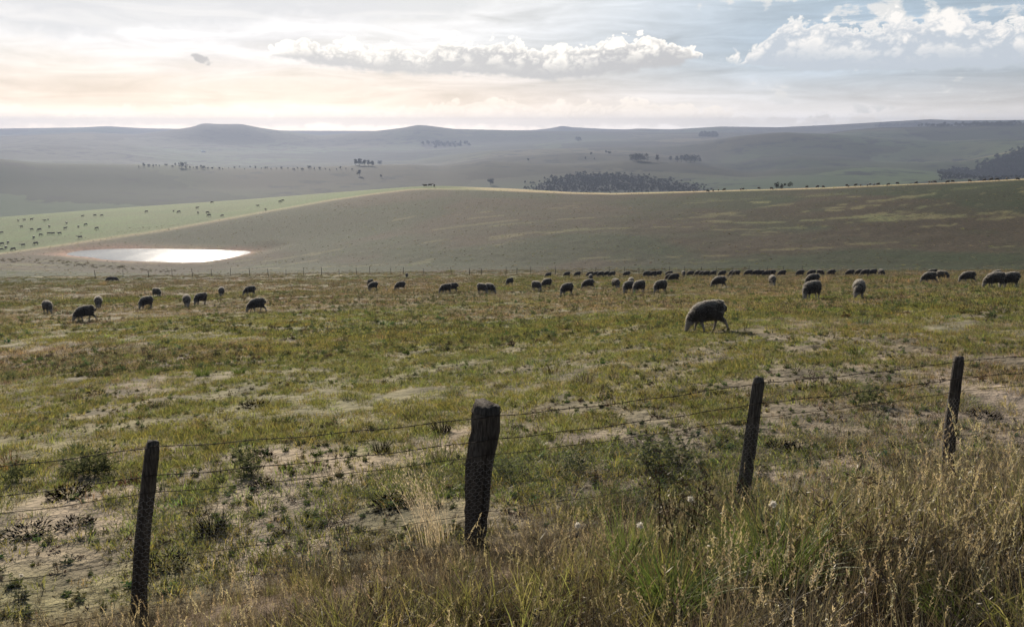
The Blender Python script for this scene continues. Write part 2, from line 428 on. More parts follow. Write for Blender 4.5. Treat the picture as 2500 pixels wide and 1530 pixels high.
def mat_leaf(name, col, trans=.45, var=.25, gloss=.06, tint=True, grough=.35, through=(1.25, 1.15, .75)):
    """leaf and blade: light shines through"""
    m, g, o = mat_new(name)
    oi = g.n.new('ShaderNodeObjectInfo'); rnd = E(g, oi.outputs['Random'])
    c = g.mix(rnd, tuple(x * (1 - var) for x in col), tuple(min(1, x * (1 + var)) for x in col))
    if tint: c = g.mix(1.0, c, g.attr('tint', 'INSTANCER'), 'MULTIPLY')
    d = g.n.new('ShaderNodeBsdfDiffuse'); t = g.n.new('ShaderNodeBsdfTranslucent'); s = g.n.new('ShaderNodeBsdfGlossy')
    g.put(d.inputs[0], c); g.put(t.inputs[0], g.mix(1.0, c, through, 'MULTIPLY')); s.inputs['Roughness'].default_value = grough + .1
    s.inputs['Color'].default_value = (.8, .78, .7, 1)
    x = g.n.new('ShaderNodeMixShader'); x.inputs[0].default_value = trans
    g.l.new(d.outputs[0], x.inputs[1]); g.l.new(t.outputs[0], x.inputs[2])
    y = g.n.new('ShaderNodeMixShader'); y.inputs[0].default_value = gloss
    g.l.new(x.outputs[0], y.inputs[1]); g.l.new(s.outputs[0], y.inputs[2])
    g.l.new(y.outputs[0], o.inputs['Surface'])
    return m
def mat_wood(name, col):
    m, g, o = mat_new(name)
    tc = g.n.new('ShaderNodeTexCoord'); p = g.vm('MULTIPLY', E(g, tc.outputs['Object']), (1., 1., .10))
    gr = g.noise(p, 85., 6, .65); kn = g.noise(E(g, tc.outputs['Object']), 9., 4, .6)
    c = g.mix(g.sm(.35, .7, gr), tuple(x * .35 for x in col), tuple(x * 1.35 for x in col))
    c = g.mix(g.sm(.5, .72, kn) * .6, c, (col[0] * 1.5, col[1] * 1.55, col[2] * 1.5))
    bsdf(g, o, c, .9, .15, gr, 1.0, .012)
    return m
def mat_simple(name, col, rough=.8, metal=0.0, spec=.3, nscale=None):
    m, g, o = mat_new(name)
    c = col
    if nscale: c = g.mix(g.noise(pos(g), nscale, 4, .6), tuple(x * .6 for x in col), tuple(x * 1.4 for x in col))
    bsdf(g, o, c, rough, spec, Metallic=metal); return m
def mat_wool():
    m, g, o = mat_new('wool')
    tc = g.n.new('ShaderNodeTexCoord'); p = E(g, tc.outputs['Object'])
    oi = g.n.new('ShaderNodeObjectInfo'); rnd = E(g, oi.outputs['Random'])
    n = g.noise(p, 28., 5, .65); n2 = g.noise(p, 5., 3, .6)
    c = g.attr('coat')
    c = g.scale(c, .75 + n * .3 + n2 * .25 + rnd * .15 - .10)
    b = bsdf(g, o, c, .95, .05, n, .8, .03, Sheen_Weight=.22, Sheen_Roughness=.45)
    b.inputs['Sheen Tint'].default_value = (1, .93, .82, 1)
    return m
def mat_water():
    m, g, o = mat_new('dam_water')
    p = pos(g); w = g.noise(g.vm('MULTIPLY', p, (1., 1., 1.)), 2.2, 5, .6, 2.2)
    wind = g.noise(g.vm('MULTIPLY', p, (1., .45, 1.)), .11, 4, .6)
    b = bsdf(g, o, (.05, .06, .055), g.sm(.35, .65, wind, .11, .14), .5, w, .35, .09, IOR=1.33)
    return m

M_GROUND, M_HILLS, M_WOOL, M_WATER = mat_ground(), mat_hills(), mat_wool(), mat_water()
M_GREEN = mat_leaf('green_grass', (.160, .166, .070), .6, .38, .03)
M_DRY = mat_leaf('dry_grass', (.140, .122, .092), .42, .3, .03)
M_STRAW = mat_leaf('straw', (.33, .29, .215), .45, .25, .03)
M_WEED = mat_leaf('weed_leaf', (.070, .085, .048), .4, .35, .0)
M_TREE = mat_leaf('tree_leaf', (.017, .022, .013), .15, .3, .0, tint=False)
M_STEM = mat_leaf('dead_stem', (.062, .044, .031), .15, .3, .03)
M_LUSH = mat_leaf('lush_blade', (.085, .125, .036), .45, .25, .04, tint=False)
M_GOLD = mat_leaf('golden_plume', (.42, .36, .26), .5, .2, .02, tint=False, through=(1.1, 1.03, .92))
M_FLUFF = mat_leaf('seed_fluff', (.66, .63, .57), .5, .05, 0.0, tint=False, through=(1.05, 1.03, 1.0))
M_TWIG = mat_leaf('brown_stem', (.050, .034, .024), .1, .2, .03, tint=False)
M_SHRUB = mat_leaf('grey_leaf', (.085, .100, .062), .42, .25, .0, tint=False)
M_POST = mat_wood('weathered_wood', (.070, .060, .051))
M_LICHEN = mat_wood('lichened_wood', (.085, .076, .066))
M_WIRE = mat_simple('rusty_wire', (.030, .024, .020), .85, .0, .08)
M_NET = mat_simple('galvanised_netting', (.30, .29, .27), .5, .2)
M_BARK = mat_simple('bark', (.05, .04, .03), .9)
M_CATTLE = mat_simple('dark_hide', (.115, .098, .086), .7)
M_ROAD = mat_simple('gravel', (.26, .22, .20), .95, nscale=40.)

# ------------------------------------------------------------------ ground sheet
def build_ground():
    fine = np.radians(np.arange(-42, 42.001, .22)); rest = np.radians(np.arange(44, 316.01, 4.0))
    az = np.concatenate([fine, rest])
    r = np.concatenate([[.15, .5, 1.0, 1.5], np.exp(np.linspace(math.log(2.0), math.log(930), 560))])
    A2, R2 = np.meshgrid(az, r, indexing='ij')
    X, Y = R2 * np.sin(A2), R2 * np.cos(A2)
    Z = land(X, Y)
    me = grid_mesh('ground', np.stack([X, Y, Z], -1), wrap=True)
    # colours of what grows where
    azl = np.clip(np.arctan2(X, np.maximum(Y, 1e-6)), AZ[0], AZ[-1]); azl = np.where(Y <= 0, np.sign(X) * AZ[-1], azl)
    ra = np.interp(azl, AZ, R_EDGE_A); rb = np.interp(azl, AZ, R_EDGE_B)
    c = np.empty(X.shape + (3,))
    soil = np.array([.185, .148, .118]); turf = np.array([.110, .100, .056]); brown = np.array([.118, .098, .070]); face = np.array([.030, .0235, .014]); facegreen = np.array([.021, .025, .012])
    green = np.array([.062, .088, .030]); tan = np.array([.30, .235, .14])
    g = sstep(-.10, .10, fbm(X * .09, Y * .09, 4, 31)); bare = sstep(.06, .20, fbm(X * .42, Y * .30, 4, 33) + .10 * sstep(15, 7, R2) - .03 * sstep(15, 40, R2))
    c[:] = brown
    c += (turf - c) * g[..., None]
    bareA = bare * sstep(24, 10, R2) * .7
    c += (soil - c) * bareA[..., None]
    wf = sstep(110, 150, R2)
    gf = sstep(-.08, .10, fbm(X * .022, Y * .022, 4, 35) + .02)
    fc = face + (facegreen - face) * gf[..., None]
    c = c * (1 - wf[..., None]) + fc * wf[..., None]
    # dry pale scars on the right hillside
    scar = sstep(.13, .19, fbm(X * .05 + 5, Y * .20, 4, 37)) * sstep(195, 215, R2) * sstep(285, 262, R2) * sstep(R(10), R(17), azl) + .6 * sstep(.20, .24, fbm(X * .05 + 9, Y * .25, 4, 38)) * sstep(150, 170, R2) * sstep(285, 262, R2)
    scar = np.clip(scar, 0, 1)
    c += (np.array([.105, .096, .046]) - c) * (scar * .75)[..., None]
    beyond = sstep(-3.0, 2.0, R2 - ra)
    right = sstep(R(-5), R(-1.0), azl)
    far = green * (1 - right[..., None]) + tan * right[..., None]
    far = far * (.9 + .35 * fbm(X * .03, Y * .03, 4, 41)[..., None])
    c = c * (1 - beyond[..., None]) + far * beyond[..., None]
    rim = np.exp(-((R2 - ra) / 4.0) ** 2) * (1 - right)
    c += (tan * .8 - c) * (rim * .6)[..., None]
    # dam shore and dam bank
    m = (np.abs(X + 110) < 90) & (np.abs(Y - 225) < 90)
    sd = np.full(X.shape, 1e3); sd[m] = pond_sd(X[m], Y[m])
    mud = np.array([.25, .150, .115])
    wm = np.exp(-np.maximum(sd + 4 * fbm(X * .12, Y * .12, 3, 47), 0) / (2.6 + 3.5 * sstep(-95, -140, X))) * (sd < 30)
    c += (mud - c) * (wm * .9)[..., None]
    strip = np.exp(-((R2 - np.interp(azl, AZ, lines[13][0]) - 3) / 3.5) ** 2) * sstep(-.05, .1, fbm(X * .08, Y * .2, 3, 43) + .03) * sstep(R(6), R(-2), azl)
    c += (tan * .85 - c) * (strip * .6)[..., None]
    # verge litter and the gravel at the road edge
    s = fence_s(X, Y)
    lit = sstep(.4, -.6, s); c += (np.array([.085, .062, .042]) - c) * lit[..., None]
    rd = sstep(-3.75, -3.95, s + fbm(X * 2, Y * 2, 3, 45) * .3); c += (np.array([.30, .26, .23]) - c) * rd[..., None]
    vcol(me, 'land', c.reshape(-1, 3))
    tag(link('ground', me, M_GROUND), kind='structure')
build_ground()

# water of the dam
def build_pond():
    n = len(POND); cen = POND.mean(0)
    P = []
    for k in np.linspace(0, 1.04, 14):
        P.append(cen + (POND - cen) * k)
    P = np.array(P)                                    # (14,n,2)
    P3 = np.concatenate([P, np.full(P.shape[:2] + (1,), WATER)], -1).transpose(1, 0, 2)
    tag(link('pond', grid_mesh('pond', P3, wrap=True), M_WATER), 'small farm dam shining with sunlight below the green slope', None, None, 'structure')
build_pond()

# ------------------------------------------------------------------ far hills
AZH = np.radians(np.arange(-56, 56.01, .12))
def hill_line(pts, r):
    pts = np.array(sorted(pts), float)
    xs = np.linspace(-1300, 3800, 2400)
    ys = np.interp(xs, pts[:, 0], pts[:, 1])
    k = np.hanning(13); k /= k.sum(); ys = np.convolve(np.pad(ys, 6, 'edge'), k, 'valid')
    a, e = azel(xs, ys)
    return np.interp(AZH, a, e), np.full(AZH.shape, float(r))
HL = [
    hill_line([(0, 590), (2500, 560)], 950),
    hill_line([(0, 525), (1000, 490), (2500, 470)], 1150),
    hill_line([(0, 462), (500, 465), (1000, 448), (1500, 448), (1900, 440), (2500, 432)], 1350),
    hill_line([(-600, 372), (0, 386), (100, 397), (300, 402), (440, 405), (600, 413), (800, 409), (900, 404), (1000, 404), (1070, 410), (1180, 397), (1400, 401), (1550, 394), (1700, 403), (1830, 424), (1900, 416), (2020, 408), (2120, 407), (2200, 412), (2300, 422), (2420, 436), (2600, 440), (2800, 440)], 1650),
    hill_line([(x, y + (5 if x > 1560 else 1 if x > 1100 else 4)) for x, y in [(-600, 372), (0, 386), (100, 397), (300, 402), (440, 405), (600, 413), (800, 409), (900, 404), (1000, 404), (1070, 410), (1180, 397), (1400, 401), (1550, 394), (1700, 403), (1830, 424), (1900, 416), (2020, 408), (2120, 407), (2200, 412), (2300, 422), (2420, 436), (2600, 440), (2800, 440)]], 1790),
    hill_line([(-600, 395), (0, 405), (600, 418), (900, 412), (1080, 405), (1200, 385), (1400, 377), (1600, 384), (1750, 399), (1860, 388), (1950, 381), (2040, 384), (2150, 396), (2250, 400), (2350, 398), (2420, 384), (2500, 366), (2800, 350)], 2050),
    hill_line([(x, y + (4 if x > 1300 else 1)) for x, y in [(-600, 395), (0, 405), (600, 418), (900, 412), (1080, 405), (1200, 385), (1400, 377), (1600, 384), (1750, 399), (1860, 388), (1950, 381), (2040, 384), (2150, 396), (2250, 400), (2350, 398), (2420, 384), (2500, 366), (2800, 350)]], 2190),
    hill_line([(-600, 390), (0, 396), (600, 402), (1000, 395), (1200, 372), (1400, 366), (1600, 357), (1720, 346), (1800, 333), (1920, 325), (2030, 329), (2150, 341), (2300, 350), (2500, 342), (2800, 336)], 2600),
    hill_line([(x, y + (4 if x > 1300 else 1)) for x, y in [(-600, 390), (0, 396), (600, 402), (1000, 395), (1200, 372), (1400, 366), (1600, 357), (1720, 346), (1800, 333), (1920, 325), (2030, 329), (2150, 341), (2300, 350), (2500, 342), (2800, 336)]], 2790),
    hill_line([(-600, 360), (0, 366), (300, 372), (600, 385), (900, 382), (1200, 365), (1450, 350), (1650, 345), (1800, 340), (1950, 334), (2050, 322), (2150, 312), (2300, 309), (2500, 306), (2800, 302)], 3200),
    hill_line([(-600, 345), (0, 350), (60, 345), (150, 339), (240, 341), (330, 347), (450, 353), (700, 362), (1000, 356), (1300, 348), (1600, 335), (1800, 333), (2000, 330), (2500, 320)], 3700),
    hill_line([(-600, 335), (0, 333), (80, 329), (130, 327), (200, 323), (330, 328), (400, 320), (470, 310), (495, 301), (540, 303), (590, 303), (640, 313), (700, 321), (780, 331), (900, 322), (985, 312), (1020, 305), (1045, 307), (1110, 315), (1300, 319.5), (1430, 321), (1600, 324), (2000, 322), (2500, 318)], 4200),
    hill_line([(-600, 345), (500, 340), (1500, 332), (2500, 326)], 4600),
    hill_line([(-600, 330), (900, 330), (1300, 322), (1500, 318), (1560, 314), (1640, 316), (1760, 309), (1900, 311), (2050, 304), (2150, 298), (2270, 291.5), (2350, 294), (2500, 293), (2800, 290)], 5000),
    hill_line([(-600, 340), (2500, 332)], 5300),
    hill_line([(-600, 318), (0, 314), (200, 311), (260, 308), (350, 313), (500, 316), (700, 319), (1000, 320), (1300, 318), (1345, 313), (1372, 307), (1400, 311), (1480, 315), (1600, 318), (2500, 318)], 5700),
    hill_line([(-600, 332), (2500, 332)], 5950)]
EK = np.array([h[0] for h in HL]).T; RKH = np.log(np.array([h[1] for h in HL]).T)
RQH = np.linspace(math.log(950), math.log(5950), 460)
ELT = pchip(RKH, EK, RQH)
def hills(x, y):
    az = np.arctan2(x, np.maximum(y, 1e-6)); r = np.hypot(x, y)
    fa = np.clip((az - AZH[0]) / (AZH[1] - AZH[0]), 0, len(AZH) - 1.001); fr = np.clip((np.log(np.maximum(r, 1.)) - RQH[0]) / (RQH[1] - RQH[0]), 0, len(RQH) - 1.001)
    ia = fa.astype(int); ir = fr.astype(int); ta = fa - ia; tr = fr - ir
    e = (ELT[ia, ir] * (1 - ta) + ELT[ia + 1, ir] * ta) * (1 - tr) + (ELT[ia, ir + 1] * (1 - ta) + ELT[ia + 1, ir + 1] * ta) * tr
    n = (np.abs(fbm(x / 620, y / 620, 4, 51)) * -2 + .35)
    return r * np.tan(e) + n * r * .0062 * sstep(1100, 1800, r) * sstep(4100, 3000, r)
WOODS = [   # outline as seen, number of trees, tree height as seen
    ([(1310, 452), (1340, 440), (1400, 428), (1480, 426), (1560, 432), (1620, 440), (1680, 450), (1720, 468), (1310, 468)], 1500, 5, 'dark wood filling the hollow behind the saddle of the near slope'),
    ([(2380, 420), (2400, 405), (2440, 385), (2500, 366), (2560, 360), (2560, 445), (2400, 445)], 1100, 6, 'dark wood on the right edge behind the ridge'),
    ([(2290, 420), (2340, 412), (2400, 418), (2440, 432), (2300, 438)], 330, 5, 'scattered wood left of the dark wood at the right edge'),
    ([(2142, 309), (2315, 306.5), (2315, 309), (2142, 311)], 130, 6.5, 'long dark plantation on the right skyline'),
    ([(2324, 306.5), (2560, 303), (2560, 306), (2324, 309)], 150, 6.5, 'plantation on the right skyline reaching out of view'),
    ([(1692, 333), (1748, 332), (1748, 335), (1692, 336)], 60, 8, 'small block of plantation left of the big right hill'),
    ([(1030, 352), (1120, 350), (1150, 358), (1040, 364)], 50, 7, 'hazy wood patch on the middle purple hill'),
]
def inside(poly, x, y):
    c = np.zeros(x.shape, bool)
    for i in range(len(poly)):
        a, b = poly[i], poly[(i + 1) % len(poly)]
        c ^= ((a[1] > y) != (b[1] > y)) & (x < (b[0] - a[0]) * (y - a[1]) / (b[1] - a[1] + 1e-9) + a[0])
    return c
def build_hills():
    az = np.radians(np.arange(-52, 52.01, .125))
    r = np.exp(np.linspace(math.log(955), math.log(5920), 360))
    A2, R2 = np.meshgrid(az, r, indexing='ij'); X, Y = R2 * np.sin(A2), R2 * np.cos(A2)
    Z = hills(X, Y)
    me = grid_mesh('hills', np.stack([X, Y, Z], -1))
    c = np.empty(X.shape + (3,)); c[:] = (.040, .041, .027)
    n = fbm(X / 900, Y / 900, 4, 61); c += (np.array([.030, .046, .021]) - c) * sstep(-.1, .1, n)[..., None]
    for r0, lo in ((1650, 1560), (2050, 1500), (2600, 1560)):  # sunlit rim of the spur crests put into the colour
        st = np.exp(-((R2 - r0) / 15.) ** 2) * sstep(float(azel(lo, 400)[0]), float(azel(lo + 200, 400)[0]), A2) * sstep(-.12, .08, fbm(X / 140, Y / 140, 3, 66))
        c += (np.array([.125, .105, .070]) - c) * (st * .8)[..., None]
    dep = Y * math.cos(PITCH) - Z * math.sin(PITCH); px = CX + F * X / dep; py = CY - F * (Y * math.sin(PITCH) + Z * math.cos(PITCH)) / dep
    for poly, _, hp, _ in WOODS:                            # ground darkened under the woods, closing the gaps between trees
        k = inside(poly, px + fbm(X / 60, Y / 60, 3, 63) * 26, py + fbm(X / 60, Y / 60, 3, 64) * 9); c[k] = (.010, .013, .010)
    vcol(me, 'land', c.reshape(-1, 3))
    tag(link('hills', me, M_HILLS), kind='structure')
build_hills()

# ------------------------------------------------------------------ haze
def build_haze():
    v = [(x, y, z) for z in (-300., 66.) for x, y in ((-6000, -1500), (6000, -1500), (6000, 6050), (-6000, 6050))]
    f = [(3, 2, 1, 0), (4, 5, 6, 7), (0, 1, 5, 4), (1, 2, 6, 5), (2, 3, 7, 6), (3, 0, 4, 7)]
    me = mesh('haze', v, f, False)
    m, g, o = mat_new('haze')
    p = g.n.new('ShaderNodeVolumePrincipled'); p.inputs['Color'].default_value = (.27, .318, .44, 1)
    p.inputs['Density'].default_value = .00019; p.inputs['Anisotropy'].default_value = .3
    g.l.new(p.outputs[0], o.inputs['Volume'])
    tag(link('haze', me, m), kind='stuff')
build_haze()

# ------------------------------------------------------------------ shape helpers
class MB:
    """collects triangles and quads for one mesh"""
    def __init__(s): s.v, s.f, s.mi = [], [], []
    def add(s, v, f, mi=0):
        b = len(s.v); s.v += [tuple(p) for p in v]; s.f += [tuple(i + b for i in q) for q in f]; s.mi += [mi] * len(f)
    def blade(s, x, y, h, ang, lean, w, seg=3, z0=0.0, mi=0, twist=None, power=1.8):
        dx, dy = math.cos(ang), math.sin(ang)
        tw = random.uniform(0, 6.28) if twist is None else twist
        wx, wy = math.cos(tw) * w * .5, math.sin(tw) * w * .5
        v = []
        for i in range(seg):
            t = i / seg; o = lean * h * t ** power; k = (1 - t ** 1.6) * (.7 + .3 * min(1, t * 4)); z = z0 + h * t * (1 - .35 * min(lean, 1.4) * t * .6)
            v += [(x + dx * o - wx * k, y + dy * o - wy * k, z), (x + dx * o + wx * k, y + dy * o + wy * k, z)]
        tip = (x + dx * lean * h, y + dy * lean * h, z0 + h * (1 - .21 * min(lean, 1.4)))
        v.append(tip)
        f = [(2 * i, 2 * i + 1, 2 * i + 3, 2 * i + 2) for i in range(seg - 1)] + [(2 * seg - 2, 2 * seg - 1, 2 * seg)]
        s.add(v, f, mi); return tip
    def leaf(s, p, d, l, w, mi=0):
        """a small pointed leaf from p along d"""
        d = Vector(d).normalized(); q = d.orthogonal().normalized(); q.rotate(Matrix.Rotation(random.uniform(0, 6.28), 3, d)); p = Vector(p)
        m = p + d * l * .45
        s.add([p, m + q * w * .5, p + d * l, m - q * w * .5], [(0, 1, 2, 3)], mi)
    def tube(s, pts, rad, n=6, cap=True, mi=0, jit=0.0):
        pts = [Vector(p) for p in pts]; rad = rad if isinstance(rad, (list, tuple)) else [rad] * len(pts)
        v, f = [], []
        up = None
        for i, p in enumerate(pts):
            t = (pts[min(i + 1, len(pts) - 1)] - pts[max(i - 1, 0)]).normalized()
            if up is None: up = t.orthogonal().normalized()
            up = (up - t * up.dot(t)).normalized(); sd = t.cross(up)
            for k in range(n):
                a = 2 * math.pi * k / n; r = rad[i] * (1 + random.uniform(-jit, jit))
                v.append(p + (up * math.cos(a) + sd * math.sin(a)) * r)
        for i in range(len(pts) - 1):
            for k in range(n):
                f.append((i * n + k, i * n + (k + 1) % n, (i + 1) * n + (k + 1) % n, (i + 1) * n + k))
        if cap: f.append(tuple(range(n - 1, -1, -1))); f.append(tuple((len(pts) - 1) * n + k for k in range(n)))
        s.add(v, f, mi)
    def mesh(s, name, smooth=True):
        me = mesh(name, s.v, s.f, smooth)
        if any(s.mi): me.polygons.foreach_set('material_index', s.mi)
        return me

PROTO = {}
def proto(coll, name, me, mats):
    """a pattern plant kept out of the scene; the scattered cover refers to it"""
    for m in mats: me.materials.append(m)
    if coll not in PROTO: PROTO[coll] = bpy.data.collections.new('pattern_' + coll)
    o = bpy.data.objects.new('pattern_%03d_%s' % (len(PROTO[coll].objects), name), me); PROTO[coll].objects.link(o)
    return len(PROTO[coll].objects) - 1

def scatter(name, coll, P, rot, scl, idx, tint, label=None, mat=None):
    me = bpy.data.meshes.new(name); n = len(P)
    me.vertices.add(n); me.vertices.foreach_set('co', np.asarray(P, np.float32).reshape(-1))
    for nm, tp, arr, key in (('rot', 'FLOAT_VECTOR', rot, 'vector'), ('scl', 'FLOAT_VECTOR', scl, 'vector')):
        a = me.attributes.new(nm, tp, 'POINT'); a.data.foreach_set(key, np.asarray(arr, np.float32).reshape(-1))
    a = me.attributes.new('idx', 'INT', 'POINT'); a.data.foreach_set('value', np.asarray(idx, np.int32))
    vcol(me, 'tint', np.asarray(tint, np.float32))
    o = link(name, me)
    ng = bpy.data.node_groups.new(name, 'GeometryNodeTree')
    ng.interface.new_socket('Geometry', in_out='INPUT', socket_type='NodeSocketGeometry'); ng.interface.new_socket('Geometry', in_out='OUTPUT', socket_type='NodeSocketGeometry')
    N = ng.nodes; L = ng.links
    gi = N.new('NodeGroupInput'); go = N.new('NodeGroupOutput'); ip = N.new('GeometryNodeInstanceOnPoints'); ci = N.new('GeometryNodeCollectionInfo')
    ci.inputs['Collection'].default_value = PROTO[coll]; ci.inputs['Separate Children'].default_value = True; ci.inputs['Reset Children'].default_value = True
    def na(nm, tp):
        k = N.new('GeometryNodeInputNamedAttribute'); k.data_type = tp; k.inputs['Name'].default_value = nm; return [q for q in k.outputs if q.enabled and q.name == 'Attribute'][0]
    L.new(gi.outputs[0], ip.inputs['Points']); L.new(ci.outputs[0], ip.inputs['Instance']); ip.inputs['Pick Instance'].default_value = True
    L.new(na('idx', 'INT'), ip.inputs['Instance Index']); L.new(na('rot', 'FLOAT_VECTOR'), ip.inputs['Rotation']); L.new(na('scl', 'FLOAT_VECTOR'), ip.inputs['Scale'])
    L.new(ip.outputs[0], go.inputs[0])
    md = o.modifiers.new('cover', 'NODES'); md.node_group = ng
    return tag(o, label, None, None, 'stuff')

# ------------------------------------------------------------------ pattern plants
TURF = {}
def turf(kind, nm, n, rad, h0, h1, lean, w, mats, k=4, seg=2):
    """a mat or tuft of short blades"""
    for _ in range(k):
        b = MB()
        for i in range(n):
            r = rad * math.sqrt(random.random()); a = random.uniform(0, 6.283)
            h = random.uniform(h0, h1) * (1.1 - .4 * r / rad)
            b.blade(r * math.cos(a), r * math.sin(a), h, a + random.uniform(-1, 1), random.uniform(*lean), w * random.uniform(.7, 1.3), seg, z0=-.012, mi=random.randrange(len(mats)))
        TURF.setdefault(kind, []).append(proto('pasture', nm, b.mesh(nm, False), mats))
turf('g', 'green_tuft', 46, .10, .03, .10, (.3, 1.3), .007, [M_GREEN, M_GREEN, M_WEED])
turf('d', 'dry_tuft', 40, .10, .03, .09, (.3, 1.4), .005, [M_DRY, M_DRY, M_STEM, M_STRAW])
turf('s', 'straw_tuft', 34, .08, .05, .15, (.2, 1.1), .004, [M_STRAW, M_DRY])
turf('G', 'green_mat', 120, .40, .03, .12, (.4, 1.4), .018, [M_GREEN, M_GREEN, M_WEED])
turf('D', 'dry_mat', 120, .42, .03, .10, (.4, 1.5), .015, [M_DRY, M_DRY, M_STEM, M_STRAW])
turf('T', 'tussock', 90, .20, .08, .26, (.2, 1.0), .012, [M_DRY, M_WEED, M_STEM], 4, 3)
def weed_pattern():
    for _ in range(5):
        b = MB()
        for i in range(random.randint(3, 7)):
            a = random.uniform(0, 6.28); h = random.uniform(.05, .2); ln = random.uniform(.1, .5); x, y = random.uniform(-.05, .05), random.uniform(-.05, .05)
            tip = Vector(b.blade(x, y, h, a, ln, .007, 3, -.01))
            for j in range(7):
                t = random.uniform(.1, 1.05); p = Vector((x, y, 0)).lerp(tip, t)
                b.leaf(p, (random.gauss(0, 1), random.gauss(0, 1), random.uniform(-.1, .8)), random.uniform(.03, .07), random.uniform(.012, .026))
        for i in range(12):
            a = random.uniform(0, 6.28); b.leaf((0, 0, .01), (math.cos(a), math.sin(a), random.uniform(.05, .5)), random.uniform(.06, .13), random.uniform(.02, .04))
        TURF.setdefault('w', []).append(proto('pasture', 'weed', b.mesh('weed', False), [M_WEED]))
    for _ in range(4):                                      # dead stalks and clods of dung-dark litter
        b = MB()
        for i in range(10):
            a = random.uniform(0, 6.28); b.blade(random.gauss(0, .03), random.gauss(0, .03), random.uniform(.06, .22), a, random.uniform(.1, .9), .006, 3, -.01)
        for i in range(14):
            b.leaf((random.gauss(0, .06), random.gauss(0, .06), .01), (random.gauss(0, 1), random.gauss(0, 1), .25), .05, .025)
        TURF.setdefault('k', []).append(proto('pasture', 'dead_weed', b.mesh('dead_weed', False), [M_STEM]))
weed_pattern()

def seed_stem(b, x, y, h, a, lean, head=True, mi=0, mh=1, w=.0035):
    tip = Vector(b.blade(x, y, h, a, lean, w, 4, -.02, mi, power=2.2))
    if head:
        base = Vector((x, y, 0)); d = (tip - base).normalized(); d = (d + Vector((math.cos(a), math.sin(a), -.2)) * lean * .7).normalized()
        L = random.uniform(.05, .12); n = random.randint(16, 26); st = tip - d * L * .45
        for i in range(n):
            t = i / n; p = st + d * L * t + Vector((0, 0, -.03 * lean * t * t))
            q = (d + Vector((random.gauss(0, .5), random.gauss(0, .5), random.gauss(0, .4)))).normalized()
            b.leaf(p, q, random.uniform(.009, .017), random.uniform(.003, .0052), mh)
VERGE = {}
def verge_patterns():
    for _ in range(6):                                      # dry grass run to seed
        b = MB()
        for i in range(9):
            a = random.gauss(.4, 1.3); seed_stem(b, random.gauss(0, .05), random.gauss(0, .05), random.uniform(.30, .62), a, random.uniform(.05, .45), random.random() < .7)
        for i in range(26):
            b.blade(random.gauss(0, .06), random.gauss(0, .06), random.uniform(.10, .34), random.uniform(0, 6.28), random.uniform(.2, 1.2), .006, 3, -.02, 0 if random.random() < .6 else 2)
        VERGE.setdefault('dry', []).append(proto('verge', 'seeding_grass', b.mesh('seeding_grass', False), [M_DRY, M_STRAW, M_STEM]))
    for _ in range(5):                                      # matted dead thatch
        b = MB()
        for i in range(60):
            b.blade(random.gauss(0, .09), random.gauss(0, .09), random.uniform(.08, .28), random.uniform(0, 6.28), random.uniform(.3, 1.5), .006, 3, -.02, random.choice((0, 0, 1, 2)))
        VERGE.setdefault('thatch', []).append(proto('verge', 'thatch', b.mesh('thatch', False), [M_DRY, M_STEM, M_STEM]))
    for _ in range(5):                                      # green blades among the dead
        b = MB()
        for i in range(48):
            b.blade(random.gauss(0, .06), random.gauss(0, .06), random.uniform(.12, .40), random.uniform(0, 6.28), random.uniform(.15, 1.0), .008, 4, -.02, random.choice((0, 0, 0, 1)))
        VERGE.setdefault('green', []).append(proto('verge', 'green_grass', b.mesh('green_grass', False), [M_GREEN, M_DRY]))
    for _ in range(4):                                      # thin leafless weeds
        b = MB()
        for i in range(5):
            a = random.uniform(0, 6.28); h = random.uniform(.25, .55); x, y = random.gauss(0, .03), random.gauss(0, .03); ln = random.uniform(.05, .35)
            tip = Vector(b.blade(x, y, h, a, ln, .005, 4, -.02)); base = Vector((x, y, 0))
            for j in range(10):
                b.leaf(base.lerp(tip, random.uniform(.3, 1)), (random.gauss(0, 1), random.gauss(0, 1), random.uniform(.1, .9)), random.uniform(.02, .05), .007)
        VERGE.setdefault('weed', []).append(proto('verge', 'stalk_weed', b.mesh('stalk_weed', False), [M_STEM]))
verge_patterns()

# ------------------------------------------------------------------ scattered cover
def slope_rot(x, y, n):
    """rotation that lets a flat-growing plant follow the ground, with a free turn about the vertical"""
    e = .6
    gx = (land(x + e, y, False) - land(x - e, y, False)) / (2 * e); gy = (land(x, y + e, False) - land(x, y - e, False)) / (2 * e)
    return np.stack([np.arctan(gy), -np.arctan(gx), np.zeros(n)], 1)
def polar_pts(n, r0, r1, a0=-38, a1=38, p=1.0):
    """p = 1: even over the ground; p < 1 favours the near"""
    u = rng.random(n)
    r = (r0 ** (2 * p) + u * (r1 ** (2 * p) - r0 ** (2 * p))) ** (1 / (2 * p))
    a = np.radians(rng.uniform(a0, a1, n)); return r * np.sin(a), r * np.cos(a), r
def pick(kinds, n): 
    a = np.array(kinds); return a[rng.integers(0, len(a), n)]

